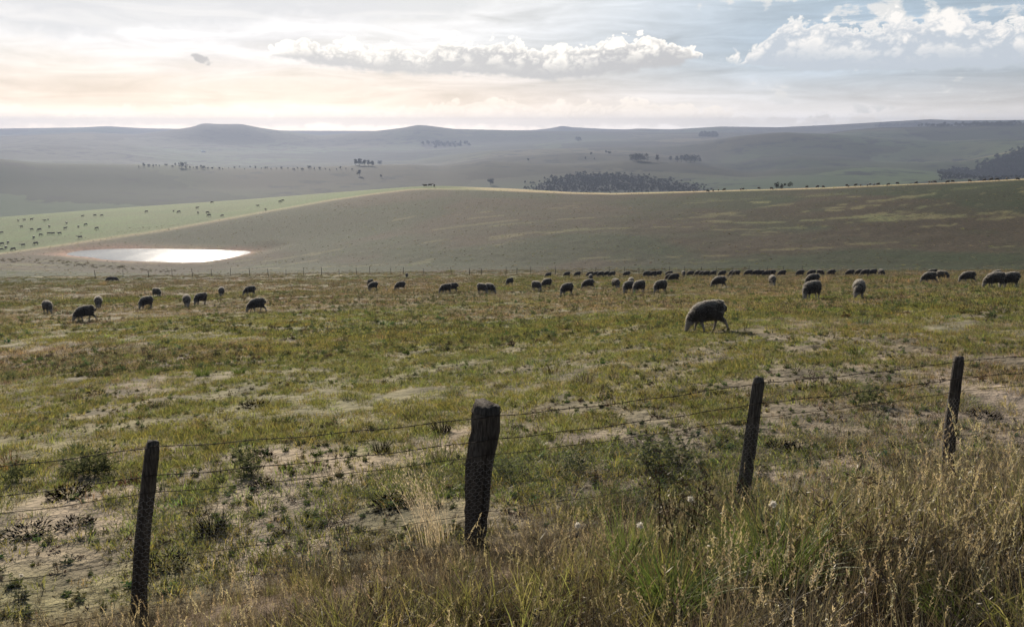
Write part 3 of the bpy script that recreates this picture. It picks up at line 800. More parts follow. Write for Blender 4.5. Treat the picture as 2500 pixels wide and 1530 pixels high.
def pasture():
    P, I, S, Tn, Ro = [], [], [], [], []
    def put(x, y, idx, s, tint):
        n = len(x); z = land(x, y); P.append(np.stack([x, y, z], 1)); I.append(idx); S.append(np.stack([s, s, s * rng.uniform(.75, 1.3, n)], 1)); Tn.append(tint)
        ro = slope_rot(x, y, n); ro[:, 2] = rng.uniform(0, 6.28, n); Ro.append(ro)
    def zone(x, y, r):
        g = fbm(x * .09, y * .09, 4, 31) + .25 * fbm(x * .5, y * .5, 3, 32) + .16 * sstep(36, 20, r) - .15 * sstep(30, 62, r)
        bare = fbm(x * .42, y * .30, 4, 33) + .10 * sstep(15, 7, r) - .03 * sstep(15, 40, r)
        return g, bare
    for n, r0, r1, gi, di, s0, s1, pw in ((44000, 4.5, 26, 'g', 'd', .7, 1.5, .62), (34000, 22, 66, 'G', 'D', .45, 1.0, .62), (26000, 60, 150, 'G', 'D', .8, 1.9, .6)):
        x, y, r = polar_pts(n, r0, r1, p=pw)
        g, bare = zone(x, y, r)
        keep = (fence_s(x, y) > .1) & (rng.random(n) > sstep(.08, .22, bare) * .66 * sstep(30, 12, r) ) & (rng.random(n) < .56 + 2.3 * fbm(x * 1.1, y * 1.1, 3, 71) + .22 * sstep(12, 26, r))
        x, y, r, g = x[keep], y[keep], r[keep], g[keep]; m = len(x)
        isg = rng.random(m) < .10 + .78 * sstep(-.12, .10, g)
        straw = rng.random(m) < .10
        idx = np.where(isg, pick(TURF[gi], m), np.where(straw, pick(TURF['s'], m), pick(TURF[di], m)))
        hue = .6 * fbm(x * .25, y * .25, 3, 73)
        tint = np.stack([1.0 + .5 * hue + rng.normal(0, .10, m), 1.0 + .15 * hue + rng.normal(0, .08, m), .95 + rng.normal(0, .08, m)], 1)
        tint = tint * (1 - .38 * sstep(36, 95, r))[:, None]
        tint = np.where(isg[:, None], tint * np.array([1.0, 1.0, .9]), tint * np.array([1.0, .95, .9]))
        sc = rng.uniform(s0, s1, m) * np.where(straw & ~isg, (1.0 if r0 < 20 else 2.0 if r0 < 50 else 3.0), 1.0)
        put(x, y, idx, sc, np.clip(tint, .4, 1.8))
    # weeds, dead stalks, dark litter
    for n, r0, r1, s0, s1, pw in ((17000, 4.5, 30, .20, .70, .62), (20000, 20, 70, .4, 1.5, .6), (5000, 60, 140, .8, 1.5, .6)):
        x, y, r = polar_pts(n, r0, r1, p=pw); k = (fence_s(x, y) > .1) & (fbm(x * .3, y * .3, 3, 77) > -.12); x, y, r = x[k], y[k], r[k]; m = len(x)
        idx = np.where(rng.random(m) < .55, pick(TURF['w'], m), pick(TURF['k'], m))
        put(x, y, idx, s0 + (s1 - s0) * rng.random(m) ** 2, np.clip(rng.normal(1, .15, (m, 3)), .5, 1.5))
    # tussocks on the slope behind the dam and scattered through the paddock
    x, y, r = polar_pts(12000, 135, 330, p=.8)
    az = np.arctan2(x, y); k = (r < np.interp(az, AZ, R_EDGE_B) + 4) & (pond_sd(x, y) > 2) & (rng.random(len(x)) < .35 + 1.2 * (fbm(x * .05, y * .12, 3, 79) + .2)); x, y, r = x[k], y[k], r[k]; m = len(x)
    put(x, y, pick(TURF['T'] + TURF['D'] + TURF['G'], m), rng.uniform(.45, 1.25, m), np.clip(rng.normal(1.25, .15, (m, 3)), .5, 1.5))
    x, y, r = polar_pts(260, 8, 70, p=.7); k = fence_s(x, y) > .5; x, y = x[k], y[k]; m = len(x)
    put(x, y, pick(TURF['T'], m), rng.uniform(.4, 1.0, m), np.clip(rng.normal(.9, .15, (m, 3)), .5, 1.5))
    # dark clods along the paddock fence at right and beside the dam
    x = rng.uniform(20, 95, 260); y = np.sqrt(np.maximum((141 + rng.normal(0, 3, 260)) ** 2 - x * x, 1)); put(x, y, pick(TURF['k'] + TURF['T'], 260), rng.uniform(1.2, 2.6, 260), np.full((260, 3), .8))
    x = rng.uniform(-150, -85, 200); y = 205 - (x + 110) * .25 + rng.normal(0, 3.0, 200); k = pond_sd(x, y) > 1; x, y = x[k], y[k]
    put(x, y, pick(TURF['k'] + TURF['T'], len(x)), rng.uniform(1.2, 2.6, len(x)), np.full((len(x), 3), .8))
    scatter('pasture_grass', 'pasture', np.concatenate(P), np.concatenate(Ro), np.concatenate(S), np.concatenate(I), np.concatenate(Tn), 'short green and dry brown grass and weeds covering the sloping paddock')
pasture()

def verge():
    P, I, S, Tn = [], [], [], []
    def put(x, y, idx, s, tint):
        P.append(np.stack([x, y, land(x, y)], 1)); I.append(idx); S.append(np.stack([s, s, s * rng.uniform(.8, 1.2, len(x))], 1)); Tn.append(tint)
    def pts(n, s0, s1):
        t = rng.uniform(-3.6, 9.5, n); s = rng.uniform(s0, s1, n)
        x = FA[0] + fdir[0] * t + fnor[0] * s; y = FA[1] + fdir[1] * t + fnor[1] * s
        k = (np.hypot(x, y) > 1.7); return x[k], y[k], t[k], s[k]
    # tall seeding grass; thicker and taller to the right
    for kind, n, s0, s1, sa, sb, dens in (('thatch', 6500, -3.95, .9, .6, 1.2, .95), ('dry', 5200, -3.9, .5, .6, 1.1, .62), ('green', 2600, -3.9, .4, .6, 1.2, .5), ('weed', 1100, -3.6, .8, .6, 1.2, .6)):
        x, y, t, s = pts(n, s0, s1)
        right = sstep(-1, 4.5, t); nz = fbm(x * .7, y * .7, 3, {'thatch': 81, 'dry': 83, 'green': 85, 'weed': 87}[kind])
        pr = dens * (.75 + .25 * right) * (1 + 2.4 * nz) * np.where(s > 0, sstep(.9, .0, s) * (.3 + .5 * right), 1.0)
        if kind == 'green': pr = np.clip(pr, 0, 1) * sstep(-.05, .10, nz) * (.3 + 1.2 * right) * (1.0 + 1.0 * sstep(-1.2, -2.4, s))
        if kind in ('dry', 'thatch'): pr = pr * (1 - .55 * sstep(-.02, .12, fbm(x * .7, y * .7, 3, 85)) * right)
        k = rng.random(len(x)) < pr; x, y, s, right = x[k], y[k], s[k], right[k]; m = len(x)
        sc = rng.uniform(sa, sb, m) * (.68 + .28 * right) * (1.0 - .46 * sstep(-2.7, -1.0, s)) * (1 + 1.1 * fbm(x * 1.4, y * 1.4, 3, 89))
        v = rng.normal(1, .14, (m, 1)); tint = np.clip(v + rng.normal(0, .04, (m, 3)) + np.array([.02, 0, .0]), .5, 1.5) * (.66 if kind == 'thatch' else .86)
        put(x, y, pick(VERGE[kind], m), sc, tint)
    P_ = np.concatenate(P); n = len(P_)
    ro = np.stack([rng.normal(0, .10, n), rng.normal(0, .10, n), rng.uniform(0, 6.28, n)], 1)
    scatter('verge_grass', 'verge', P_, ro, np.concatenate(S), np.concatenate(I), np.concatenate(Tn), 'tall dry seeding grass along the near fence and road verge')
verge()

# ------------------------------------------------------------------ near fence
def post_axis(i):
    tx, ty, fx, fy, d, rad = POST[i]
    T = at_depth(tx, ty, d); u = np.array([float(q) for q in ray(fx, fy)])
    k = (u[0] * T[0] + u[1] * T[1]) / (u[0] ** 2 + u[1] ** 2); Fp = u * k
    ax = (Fp - T) / np.linalg.norm(Fp - T)
    g = float(land(np.array([Fp[0]]), np.array([Fp[1]]))[0]); L = max(np.linalg.norm(Fp - T), (g - T[2]) / ax[2]) + .18
    return Vector(T), Vector(ax), L, rad
def fence():
    root = empty('farm_fence', tuple(FA[:2]) + (float(land(FA[:1], FA[1:2])[0]),))
    tag(root, 'near wire fence with dark weathered wooden posts, barbed strands and netting', 'fence')
    bpy.context.view_layer.update(); inv = root.matrix_world.inverted()
    def child(name, me, mat, label=None, kind=None):
        o = link(name, me, mat, root); o.matrix_parent_inverse = inv
        return tag(o, label, None, None, kind)
    axes = [post_axis(i) for i in range(len(POST))]
    labels = [None, 'slim straight post with rounded top, leftmost in view', 'thick split strainer post with flat ragged top', 'slim leaning post of paler weathered wood, right of the thick one', 'slim dark post standing farthest to the right', None]
    for i, (T, ax, L, rad) in enumerate(axes):
        n = 20 if rad > .08 else 14; rows = 26
        v, f = [], []; rx = Vector((fdir[0], fdir[1], 0)); ry = ax.cross(rx).normalized(); rx = ry.cross(ax).normalized()
        big = rad > .08
        ph = [random.uniform(0, 6.28) for _ in range(6)]
        prof = [1 + .10 * math.sin(3 * k * 6.283 / n + ph[0]) + .07 * math.sin(5 * k * 6.283 / n + ph[1]) + random.uniform(-.06, .06) for k in range(n)]
        if big: prof = [p * (1 - (.30 if k in (4, 11, 12, 17) else .0)) for k, p in enumerate(prof)]
        for j in range(rows):
            t = j / (rows - 1); p = T + ax * L * t
            w = .88 + .22 * t if not big else .93 + .13 * math.sin(t * 5 + 1.2) + .05 * t
            if j == 0: w *= .80 if not big else .96
            off = rx * (.014 * math.sin(t * 4 + ph[2]) if not big else -.022 * math.sin(max(0, t - .12) * 4.4) + .006 * math.sin(t * 17)) + ry * .01 * math.sin(t * 5 + ph[3])
            for k in range(n):
                a = 6.283 * k / n; r = rad * w * (prof[k] if not big or k not in (11, 12, 15, 16) else prof[k] * (1 - .35 * sstep(.35, .7, t))) * (1 + random.uniform(-.03, .03) * (2 if big else 1) + .05 * math.sin(t * 9 + k * 1.7))
                q = p + off + rx * r * math.cos(a) * (1.0 if not big else 1.02) + ry * r * math.sin(a)
                if j == 0: q -= ax * random.uniform(-.006, .012 if not big else .034)
                v.append(q)
        for j in range(rows - 1):
            for k in range(n): f.append((j * n + k, (j + 1) * n + k, (j + 1) * n + (k + 1) % n, j * n + (k + 1) % n))
        c = len(v); v.append(T + ax * (.004 if big else -.012)); f += [(c, k, (k + 1) % n) for k in range(n)]
        me = mesh('fence_post', [inv @ q for q in v], f); me.shade_smooth() if hasattr(me, 'shade_smooth') else None
        o = link('fence_post', me, M_LICHEN if i == 3 else M_POST, root)
        if labels[i]: o['label'] = labels[i]
    # strands: distance below the post tops
    def strand_pts(offs, front=True, step=.035):
        pts = []
        for i in range(len(axes) - 1):
            (T0, a0, _, r0), (T1, a1, _, r1) = axes[i], axes[i + 1]
            o0 = offs[i] if isinstance(offs, (list, tuple)) else offs; o1 = offs[i + 1] if isinstance(offs, (list, tuple)) else offs
            nn = Vector((-fnor[0], -fnor[1], 0))
            p0 = T0 + a0 * o0 + nn * (r0 * 1.12 + .006); p1 = T1 + a1 * o1 + nn * (r1 * 1.12 + .006)
            n = max(2, int((p1 - p0).length / step))
            for k in range(n + (1 if i == len(axes) - 2 else 0)):
                t = k / n; q = p0.lerp(p1, t); q = q + Vector((0, 0, -.020 * 4 * t * (1 - t) + .004 * math.sin(t * 23 + i))); pts.append(q)
        return pts
    def barbed(offs):
        b = MB(); pts = strand_pts(offs)
        for s in (0, 3.1416):
            q = []
            for k, p in enumerate(pts):
                a = k * 1.1 + s; q.append(inv @ (p + Vector((0, math.cos(a), math.sin(a))) * .0022))
            b.tube(q, .0019, 4)
        for k in range(2, len(pts) - 2, 4):
            p = inv @ pts[k]
            for _ in range(4):
                d = Vector((random.gauss(0, .35), random.gauss(0, 1), random.gauss(0, 1))).normalized()
                b.tube([p - d * .002, p + d * .019], [.0028, .0012], 3, True)
        return b.mesh('barbed_wire')
    def plain(offs, r=.0016):
        b = MB(); b.tube([inv @ p for p in strand_pts(offs, step=.12)], r, 5); return b.mesh('plain_wire')
    link('barbed_wire', barbed([.02, .015, .035, .02, .01, .02]), M_WIRE, root)
    link('barbed_wire', barbed([.22, .215, .21, .19, .17, .18]), M_WIRE, root)
    link('plain_wire', plain([.33, .335, .325, .31, .29, .3], .0025), M_WIRE, root)
    link('plain_wire', plain([.80, .80, .77, .74, .72, .72], .0022), M_WIRE, root)
    link('plain_wire', plain([1.16, 1.17, 1.10, 1.05, 1.0, 1.0], .0024), M_WIRE, root)
    # loose tie hanging from the top strand beside the thick post
    b = MB(); T, ax, L, r = axes[2]; p = T + Vector((fdir[0], fdir[1], 0)) * .16 + Vector((-fnor[0], -fnor[1], 0)) * .11
    b.tube([inv @ (p + Vector((.004 * math.sin(k * 1.3), .006 * math.sin(k * 2.1), -.018 * k + .01))) for k in range(11)], .0013, 4)
    b.tube([inv @ (T + ax * .03 + Vector((math.cos(a) * r * 1.12, math.sin(a) * r * 1.12, .008 * math.sin(2 * a)))) for a in np.linspace(0, 6.283, 22)], .0026, 4)
    link('tie_wire', b.mesh('tie_wire'), M_WIRE, root)
    # hexagonal netting below the third strand
    ev, ef = [], []
    def seg(p, q, r=.0009):
        d = (q - p).normalized(); u = d.orthogonal().normalized() * r; w = d.cross(u)
        c = len(ev)
        for e in (p, q): ev.extend([e + u, e - u * .5 + w * .87, e - u * .5 - w * .87])
        ef.extend([(c, c + 1, c + 4, c + 3), (c + 1, c + 2, c + 5, c + 4), (c + 2, c, c + 3, c + 5)])
    cw, ch = .044, .026                                        # mesh cell width along the fence, half-row height
    for i in range(len(axes) - 1):
        (T0, a0, _, r0), (T1, a1, _, r1) = axes[i], axes[i + 1]; nn = Vector((-fnor[0], -fnor[1], 0))
        top0, top1 = (.335, .325)[i > 1] if False else .33, .33
        W = (T1 - T0).length; nc = int(W / cw); nr = 30
        def at(u, v):
            t = u / nc; bul = (r0 * (1 - t) + r1 * t) * 1.12 + .007 + .006 * math.sin(u * .31 + v * .4) * min(1, 4 * t * (1 - t) * 2)
            return inv @ (T0.lerp(T1, t) + a0.lerp(a1, t) * (.345 + v * ch) + nn * bul + Vector((0, 0, -.020 * 4 * t * (1 - t))))
        for rI in range(nr):
            for cI in range(nc):
                u = cI + (.5 if rI % 2 else 0)
                if u + .5 > nc: continue
                seg(at(u, rI), at(u, rI + .55)); seg(at(u, rI + .55), at(u + .5, rI + 1)); 
                if u - .5 >= 0: seg(at(u, rI + .55), at(u - .5, rI + 1))
    o = link('wire_netting', mesh('wire_netting', ev, ef, False), M_NET, root); o['kind'] = 'stuff'
fence()

# ------------------------------------------------------------------ far paddock fence
def far_fence():
    xs = [232, 300, 362, 420, 470, 517, 563, 610, 655, 698, 742, 785, 828, 870, 903, 955, 985, 1035, 1102, 1146, 1175, 1235, 1262, 1296, 1356, 1421, 1454, 1489, 1524, 1560, 1597, 1634, 1671, 1711, 1749, 1789, 1828, 1872, 1912, 1958]
    def base(px):
        a = float(azel(px, 670)[0]); r = float(np.interp(a, AZ, lines[13][0])); x, y = r * math.sin(a), r * math.cos(a)
        return Vector((x, y, float(land(np.array([x]), np.array([y]))[0])))
    B = [base(x) for x in xs]
    root = empty('paddock_fence', B[len(B) // 2]); tag(root, 'low wire fence with thin posts across the foot of the far slope', 'fence')
    b = MB(); b.tube([(0, 0, -.3), (0.01, 0, .6), (0, 0, 1.25)], [.042, .04, .036], 7, True, jit=.12)
    me = b.mesh('fence_post'); me.materials.append(M_POST)
    bpy.context.view_layer.update(); inv = root.matrix_world.inverted()
    for i, p in enumerate(B):
        o = link('fence_post', me, None, root); o.location = inv @ p; o.rotation_euler = (random.gauss(0, .04), random.gauss(0, .04), random.uniform(0, 6)); s = 1.35 if xs[i] in (1146, 1175, 1711) else random.uniform(.85, 1.1); o.scale = (s, s, random.uniform(.9, 1.15))
    for h in (.45, .8, 1.1):
        b = MB(); b.tube([inv @ (p + Vector((0, -.08, h))) for p in B], .006, 3, False); link('plain_wire', b.mesh('plain_wire'), M_WIRE, root)
far_fence()

# ------------------------------------------------------------------ animals
def remeshed(b, voxel, smooth_it=2, target=None):
    """the overlapping limbs and trunk fused into one continuous skin"""
    me = b.mesh('skin'); o = link('skin', me)
    m = o.modifiers.new('r', 'REMESH'); m.mode = 'VOXEL'; m.voxel_size = voxel
    if smooth_it:
        k = o.modifiers.new('s', 'SMOOTH'); k.iterations = smooth_it; k.factor = .5
    if target:
        d = o.modifiers.new('d', 'DECIMATE'); d.ratio = target
    dg = bpy.context.evaluated_depsgraph_get(); dg.update()
    r = bpy.data.meshes.new_from_object(o.evaluated_get(dg))
    bpy.data.objects.remove(o); bpy.data.meshes.remove(me)
    r.polygons.foreach_set('use_smooth', [True] * len(r.polygons)); return r
def loft(b, rings, n=18):
    """rings: (centre, half-width, half-height, forward tilt in the x-z plane)"""
    v, f = [], []
    for (cx, cy, cz), w, h, t in rings:
        for k in range(n):
            a = 6.2832 * k / n; q = math.cos(a) * w, math.sin(a) * h
            v.append((cx - q[1] * math.sin(t), cy + q[0], cz + q[1] * math.cos(t)))
    for i in range(len(rings) - 1):
        for k in range(n): f.append((i * n + k, i * n + (k + 1) % n, (i + 1) * n + (k + 1) % n, (i + 1) * n + k))
    f.append(tuple(range(n - 1, -1, -1))); f.append(tuple((len(rings) - 1) * n + k for k in range(n)))
    b.add(v, f)

def sheep_mesh(kind, voxel=.017, fine=True):
    """merino ewe grazing, head towards +x, feet on z = 0"""
    turn, front, hind, reach = kind                          # head turn, leg swings, how far the head reaches
    b = MB(); I = 0.0
    loft(b, [((-.47, 0, .64), .07, .11, I), ((-.435, 0, .635), .155, .195, I), ((-.35, 0, .61), .215, .260, I), ((-.18, 0, .585), .245, .282, I), ((.02, 0, .57), .245, .278, I), ((.18, 0, .545), .228, .260, I), ((.30, 0, .505), .185, .222, -.2), ((.37, 0, .46), .11, .15, -.3)])
    hx, hz = .575 + .04 * reach, .03
    def side(x): return turn * max(0, x - .3) ** 1.2 * 1.2
    loft(b, [((.24, 0, .55), .15, .19, -.4), ((.36, side(.36), .45), .145, .165, -.95), ((.44, side(.44), .345), .115, .130, -1.05), ((.49, side(.49), .26), .095, .112, -1.05)], 14)
    loft(b, [((.475, side(.475), .29), .075, .085, -1.1), ((.515, side(.515), .235), .082, .088, -1.15), ((.54, side(.54), .165), .064, .072, -1.25), ((.562, side(.562), .10), .048, .052, -1.3), ((hx - .006, side(.57), .05), .040, .040, -1.35), ((hx, side(.575), hz), .024, .024, -1.35)], 12)
    for s in (-1, 1):                                          # ears, drooping sideways
        e = Vector((.485, side(.49) + s * .07, .285)); b.tube([e, e + Vector((-.012, s * .055, -.006)), e + Vector((-.022, s * .105, -.034))], [.016, .027, .010], 6)
        f = front[0] if s < 0 else front[1]; h = hind[0] if s < 0 else hind[1]
        b.tube([(.20, s * .115, .44), (.205 + f * .3, s * .118, .30), (.21 + f * .62, s * .115, .205), (.205 + f * .92, s * .112, .065), (.215 + f, s * .112, .035), (.225 + f, s * .112, .0)], [.095, .060, .035, .027, .033, .034], 9)
        b.tube([(-.30, s * .12, .52), (-.28 + h * .2, s * .135, .37), (-.355 + h * .6, s * .125, .245), (-.345 + h * .95, s * .12, .065), (-.335 + h, s * .12, .034), (-.325 + h, s * .12, .0)], [.135, .085, .040, .029, .034, .035], 9)
    b.tube([(-.46, 0, .72), (-.51, .01, .64), (-.515, .01, .54)], [.035, .038, .022], 7)
    me = remeshed(b, voxel, 2, None if fine else .35)
    n = len(me.vertices); co = np.empty(n * 3); me.vertices.foreach_get('co', co); co = co.reshape(-1, 3)
    no = np.empty(n * 3); me.vertices.foreach_get('normal', no); no = no.reshape(-1, 3)
    xh = co[:, 0]
    wool = sstep(.22, .33, co[:, 2]) * (1 - sstep(.50, .54, xh)); wool = np.maximum(wool, sstep(.30, .38, co[:, 2]))
    lump = fbm(co[:, 0] * 9 + co[:, 1] * 5, co[:, 2] * 9 - co[:, 1] * 7, 4, 91) * .050 + fbm(co[:, 0] * 26 + co[:, 1] * 17, co[:, 2] * 26, 2, 92) * .024
    co = co + no * (lump * wool + .006 * wool)[:, None]
    me.vertices.foreach_set('co', co.reshape(-1)); me.update()
    c = (np.array([.036, .031, .028]) + np.array([.10, .092, .08]) * sstep(.35, .95, no[:, 2])[:, None]) * (1 + 1.2 * fbm(co[:, 0] * 6, co[:, 2] * 6 + co[:, 1] * 4, 3, 93))[:, None]  # flanks darker, back paler: shade and sunlight put into the coat colour
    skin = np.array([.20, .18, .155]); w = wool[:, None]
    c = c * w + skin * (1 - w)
    c = np.where((co[:, 2] < .035)[:, None], np.array([.03, .027, .024]), c)
    c = np.where(((co[:, 2] < .075) & (xh > .5))[:, None], np.array([.10, .085, .075]), c)      # muzzle
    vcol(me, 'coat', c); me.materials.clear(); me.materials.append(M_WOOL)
    return me, co, no, wool
M_FIBRE = mat_leaf('wool_fibre', (.42, .40, .37), .62, .1, 0.0, tint=False, through=(1.1, 1.08, 1.04))
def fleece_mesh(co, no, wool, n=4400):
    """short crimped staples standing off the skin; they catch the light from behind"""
    k = np.nonzero((wool > .6) & (no[:, 2] + rng.normal(0, .25, len(wool)) > .15))[0]; k = rng.choice(k, n); v, f = [], []  # pale staples kept to upward sides to build in the sunlit rim
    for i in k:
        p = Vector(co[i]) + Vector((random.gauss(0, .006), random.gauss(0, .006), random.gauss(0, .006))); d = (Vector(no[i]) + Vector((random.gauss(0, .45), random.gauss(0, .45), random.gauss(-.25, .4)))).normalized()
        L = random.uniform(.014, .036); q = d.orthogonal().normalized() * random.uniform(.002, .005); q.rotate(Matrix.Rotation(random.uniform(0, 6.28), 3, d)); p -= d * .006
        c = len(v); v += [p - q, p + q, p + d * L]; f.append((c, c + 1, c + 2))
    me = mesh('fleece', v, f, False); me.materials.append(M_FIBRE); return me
KINDS = {
    'plain': (0.0, (.02, -.06), (.05, -.07), 0), 'stride': (0.0, (.12, -.10), (.14, -.20), .5), 'left': (.55, (-.04, .07), (-.05, .06), 0), 'right': (-.55, (.07, -.03), (.06, -.04), .3)}
SHEEP = {}
for k, spec in KINDS.items():
    me, co, no, wool = sheep_mesh(spec); me.name = 'sheep'
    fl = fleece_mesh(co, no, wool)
    lo = sheep_mesh(spec, .03, False)[0]; lo.name = 'sheep'
    SHEEP[k] = (me, fl, lo)

def stand(o, P, heading, scale, lean=.8):
    """set an animal on the slope; heading: 180 left, 0 right, 270 towards the viewer, 90 away"""
    e = .5; x, y = np.array([P[0]]), np.array([P[1]])
    gx = float(land(x + e, y, False)[0] - land(x - e, y, False)[0]) / (2 * e); gy = float(land(x, y + e, False)[0] - land(x, y - e, False)[0]) / (2 * e)
    up = Vector((-gx * lean, -gy * lean, 1)).normalized(); th = R(heading) - math.atan2(P[0], P[1])
    fw = Vector((math.cos(th), math.sin(th), 0)); fw = (fw - up * fw.dot(up)).normalized(); sd = up.cross(fw)
    m = Matrix((fw, sd, up)).transposed().to_4x4(); m.translation = Vector(P) - up * .012
    o.matrix_world = m @ Matrix.Diagonal((scale, scale, scale, 1))
def place_sheep(px, py, h, heading, kind, label, group, low=False):
    P = hit(px, py)
    if P is None: return
    d = P[1] * math.cos(PITCH) - P[2] * math.sin(PITCH)
    s = float(np.clip(h * d / F / .86, .88, 1.14)) if h else random.uniform(.92, 1.05)
    me, fl, lo = SHEEP[kind]
    o = link('sheep', lo if low else me); stand(o, P, heading, s)
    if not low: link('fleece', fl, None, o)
    tag(o, label, 'sheep', group)

def nth(i):
    small = 'first second third fourth fifth sixth seventh eighth ninth tenth eleventh twelfth thirteenth fourteenth fifteenth sixteenth seventeenth eighteenth nineteenth twentieth'.split()
    if i < 20: return small[i]
    if i == 29: return 'thirtieth'
    if i == 39: return 'fortieth'
    return ('twenty', 'thirty', 'forty')[(i + 1) // 10 - 2] + '-' + small[(i + 1) % 10 - 1]
NEAR = 'merino sheep grazing in the paddock'
FLOCK = [
    (1727, 809, 72, 194, 'stride', 'largest nearest dark woolly sheep grazing alone on the open grass, head to the left'),
    (118, 766, 32, 288, 'plain', 'sheep at the far left grazing head-on with its narrow front towards the viewer'),
    (208, 785, 38, 190, 'stride', 'large dark sheep at left seen side-on, grazing leftwards with legs apart'),
    (241, 753, 28, 268, 'plain', 'sheep facing the viewer just behind the rump of the large side-on sheep at left'),
    (357, 754, 30, 212, 'left', 'sheep grazing towards lower left, standing alone between two others below the dam'),
    (384, 726, 19, 305, 'right', 'small sheep turned to the right below the right end of the dam'),
    (457, 750, 32, 272, 'plain', 'dark sheep seen front-on, left one of two standing close together below the dam'),
    (490, 744, 30, 215, 'left', 'sheep grazing towards lower left, right one of two standing close together below the dam'),
    (541, 724, 19, 266, 'plain', 'small narrow sheep seen end-on, alone between the close pair and the farther side-on sheep'),
    (610, 722, 22, 190, 'plain', 'small side-on sheep with slim legs grazing leftwards right of the dam'),
    (627, 763, 33, 190, 'stride', 'dark side-on sheep grazing leftwards in front of the smaller one right of the dam'),
    (267, 688, 11, 180, 'plain', 'tiny distant sheep just below the dam, left of a pair'),
    (281, 688, 11, 10, 'plain', 'tiny distant sheep just below the dam, right of a pair'),
    (904, 699, 16, 235, 'plain', 'sheep mostly hidden behind another, left of the middle of the paddock'),
    (911, 709, 18, 204, 'left', 'sheep grazing leftwards in front of a hidden companion, left of the middle'),
    (977, 709, 18, 200, 'plain', 'lone small sheep grazing leftwards right of the overlapping two'),
    (1088, 717, 22, 192, 'plain', 'broad dark sheep grazing leftwards, overlapping the rump of the one behind'),
    (1104, 714, 21, 178, 'plain', 'sheep whose rump shows past the broad dark one grazing leftwards'),
    (1178, 717, 22, 322, 'right', 'left sheep of a close pair, both heads down to the right'),
    (1197, 717, 22, 318, 'plain', 'right sheep of a close pair, both heads down to the right'),
    (1244, 697, 16, 222, 'left', 'small lone sheep head down, standing uphill of the close pair'),
    (1311, 711, 22, 318, 'right', 'rounded sheep grazing to the right beside a leggy neighbour'),
    (1335, 703, 21, 206, 'plain', 'leggy sheep facing left, just uphill of the rounded one'),
    (1384, 721, 29, 212, 'left', 'big sheep grazing towards lower left, in front of the left end of the long row'),
    (1436, 706, 22, 190, 'stride', 'side-on sheep grazing leftwards below another seen end-on'),
    (1442, 688, 12, 268, 'plain', 'small pale sheep seen end-on directly above a side-on one'),
    (1505, 706, 24, 296, 'right', 'narrow sheep seen end-on, alone left of the tight group of three'),
    (1534, 716, 29, 228, 'left', 'front sheep of a tight group of three, head down to the lower left'),
    (1541, 702, 24, 270, 'plain', 'sheep standing end-on behind the front one of a tight group of three'),
    (1560, 716, 29, 222, 'left', 'right sheep of a tight group of three, pale legs showing'),
    (1612, 716, 30, 218, 'left', 'big sheep with white legs grazing lower left, just right of the tight group'),
    (1635, 687, 14, 196, 'plain', 'small sheep half hidden behind a long side-on one, above the white-legged sheep'),
    (1645, 689, 15, 186, 'stride', 'small long side-on sheep grazing leftwards above the white-legged sheep'),
    (1755, 703, 26, 186, 'stride', 'striding side-on sheep with hind leg stretched back, grazing leftwards'),
    (1886, 699, 23, 280, 'plain', 'narrow sheep facing the viewer beneath the long row, between two wider gaps'),
    (1984, 696, 25, 202, 'plain', 'side-on sheep standing directly behind a bigger front-facing one'),
    (1981, 732, 40, 226, 'left', 'big woolly sheep grazing lower left with another right behind its back'),
    (2097, 731, 41, 268, 'right', 'big pale woolly sheep facing the viewer head down, alone'),
    (2268, 692, 29, 188, 'stride', 'long side-on sheep grazing leftwards, front one of an overlapping three'),
    (2302, 685, 22, 338, 'right', 'sheep with head down to the right behind the long side-on one'),
    (2275, 677, 12, 182, 'plain', 'sheep of which only the back shows above the long side-on one'),
    (2362, 691, 26, 190, 'stride', 'lone side-on sheep grazing leftwards near the right edge'),
    (2428, 704, 36, 200, 'plain', 'dark sheep grazing leftwards, left of a big pair at the right edge'),
    (2464, 703, 34, 208, 'left', 'dark sheep overlapping its neighbour, right of a big pair at the right edge'),
    (2431, 689, 20, 240, 'plain', 'sheep mostly hidden behind the big pair at the right edge'),
    (993, 678, 10, 268, 'plain', 'tiny lone sheep by the far fence left of the middle')]
for x, y, h, hd, kd, lb in FLOCK: place_sheep(x, y, h, hd, kd, lb, NEAR, h < 17)
ROW = [(1339, 200), (1384, 190), (1410, 195), (1440, 185), (1455, 190), (1466, 185), (1482, 190), (1494, 185), (1530, 180), (1577, 215), (1583, 190), (1594, 190), (1607, 190), (1633, 200), (1669, 275), (1685, 190), (1705, 190), (1716, 180), (1724, 190), (1741, 215), (1763, 195), (1789, 200), (1797, 190), (1827, 190), (1846, 185), (1858, 180), (1872, 190), (1884, 190), (1909, 192), (1953, 195), (1981, 190), (2003, 330), (2029, 188), (2075, 190), (2098, 190), (2112, 185), (2130, 205), (2152, 300)]
for i, (x, hd) in enumerate(ROW):
    y = 677 - (x - 1339) * .0030 + random.uniform(-.8, .8)
    place_sheep(x, y, 11.5 if x < 1900 else 13.5, hd, random.choice(('plain', 'left', 'right', 'plain')), nth(i) + ' sheep from the left end of the long row before the far fence', 'long row of sheep before the far fence', True)
RIDGE = [(1694, 466), (1728, 464), (1741, 465), (1754, 465), (1768, 464), (1808, 464), (1814, 464), (1853, 462), (1884, 460), (1970, 457), (1996, 456), (2010, 456), (2068, 454), (2072, 454), (2089, 453), (2101, 453), (2118, 452), (2124, 450), (2134, 450), (2144, 450), (2169, 449), (2191, 448), (2237, 446), (2269, 444), (2275, 443), (2283, 443), (2314, 443), (2326, 442), (2368, 439), (2404, 438), (2420, 437), (2435, 437), (2458, 436), (2485, 435)]
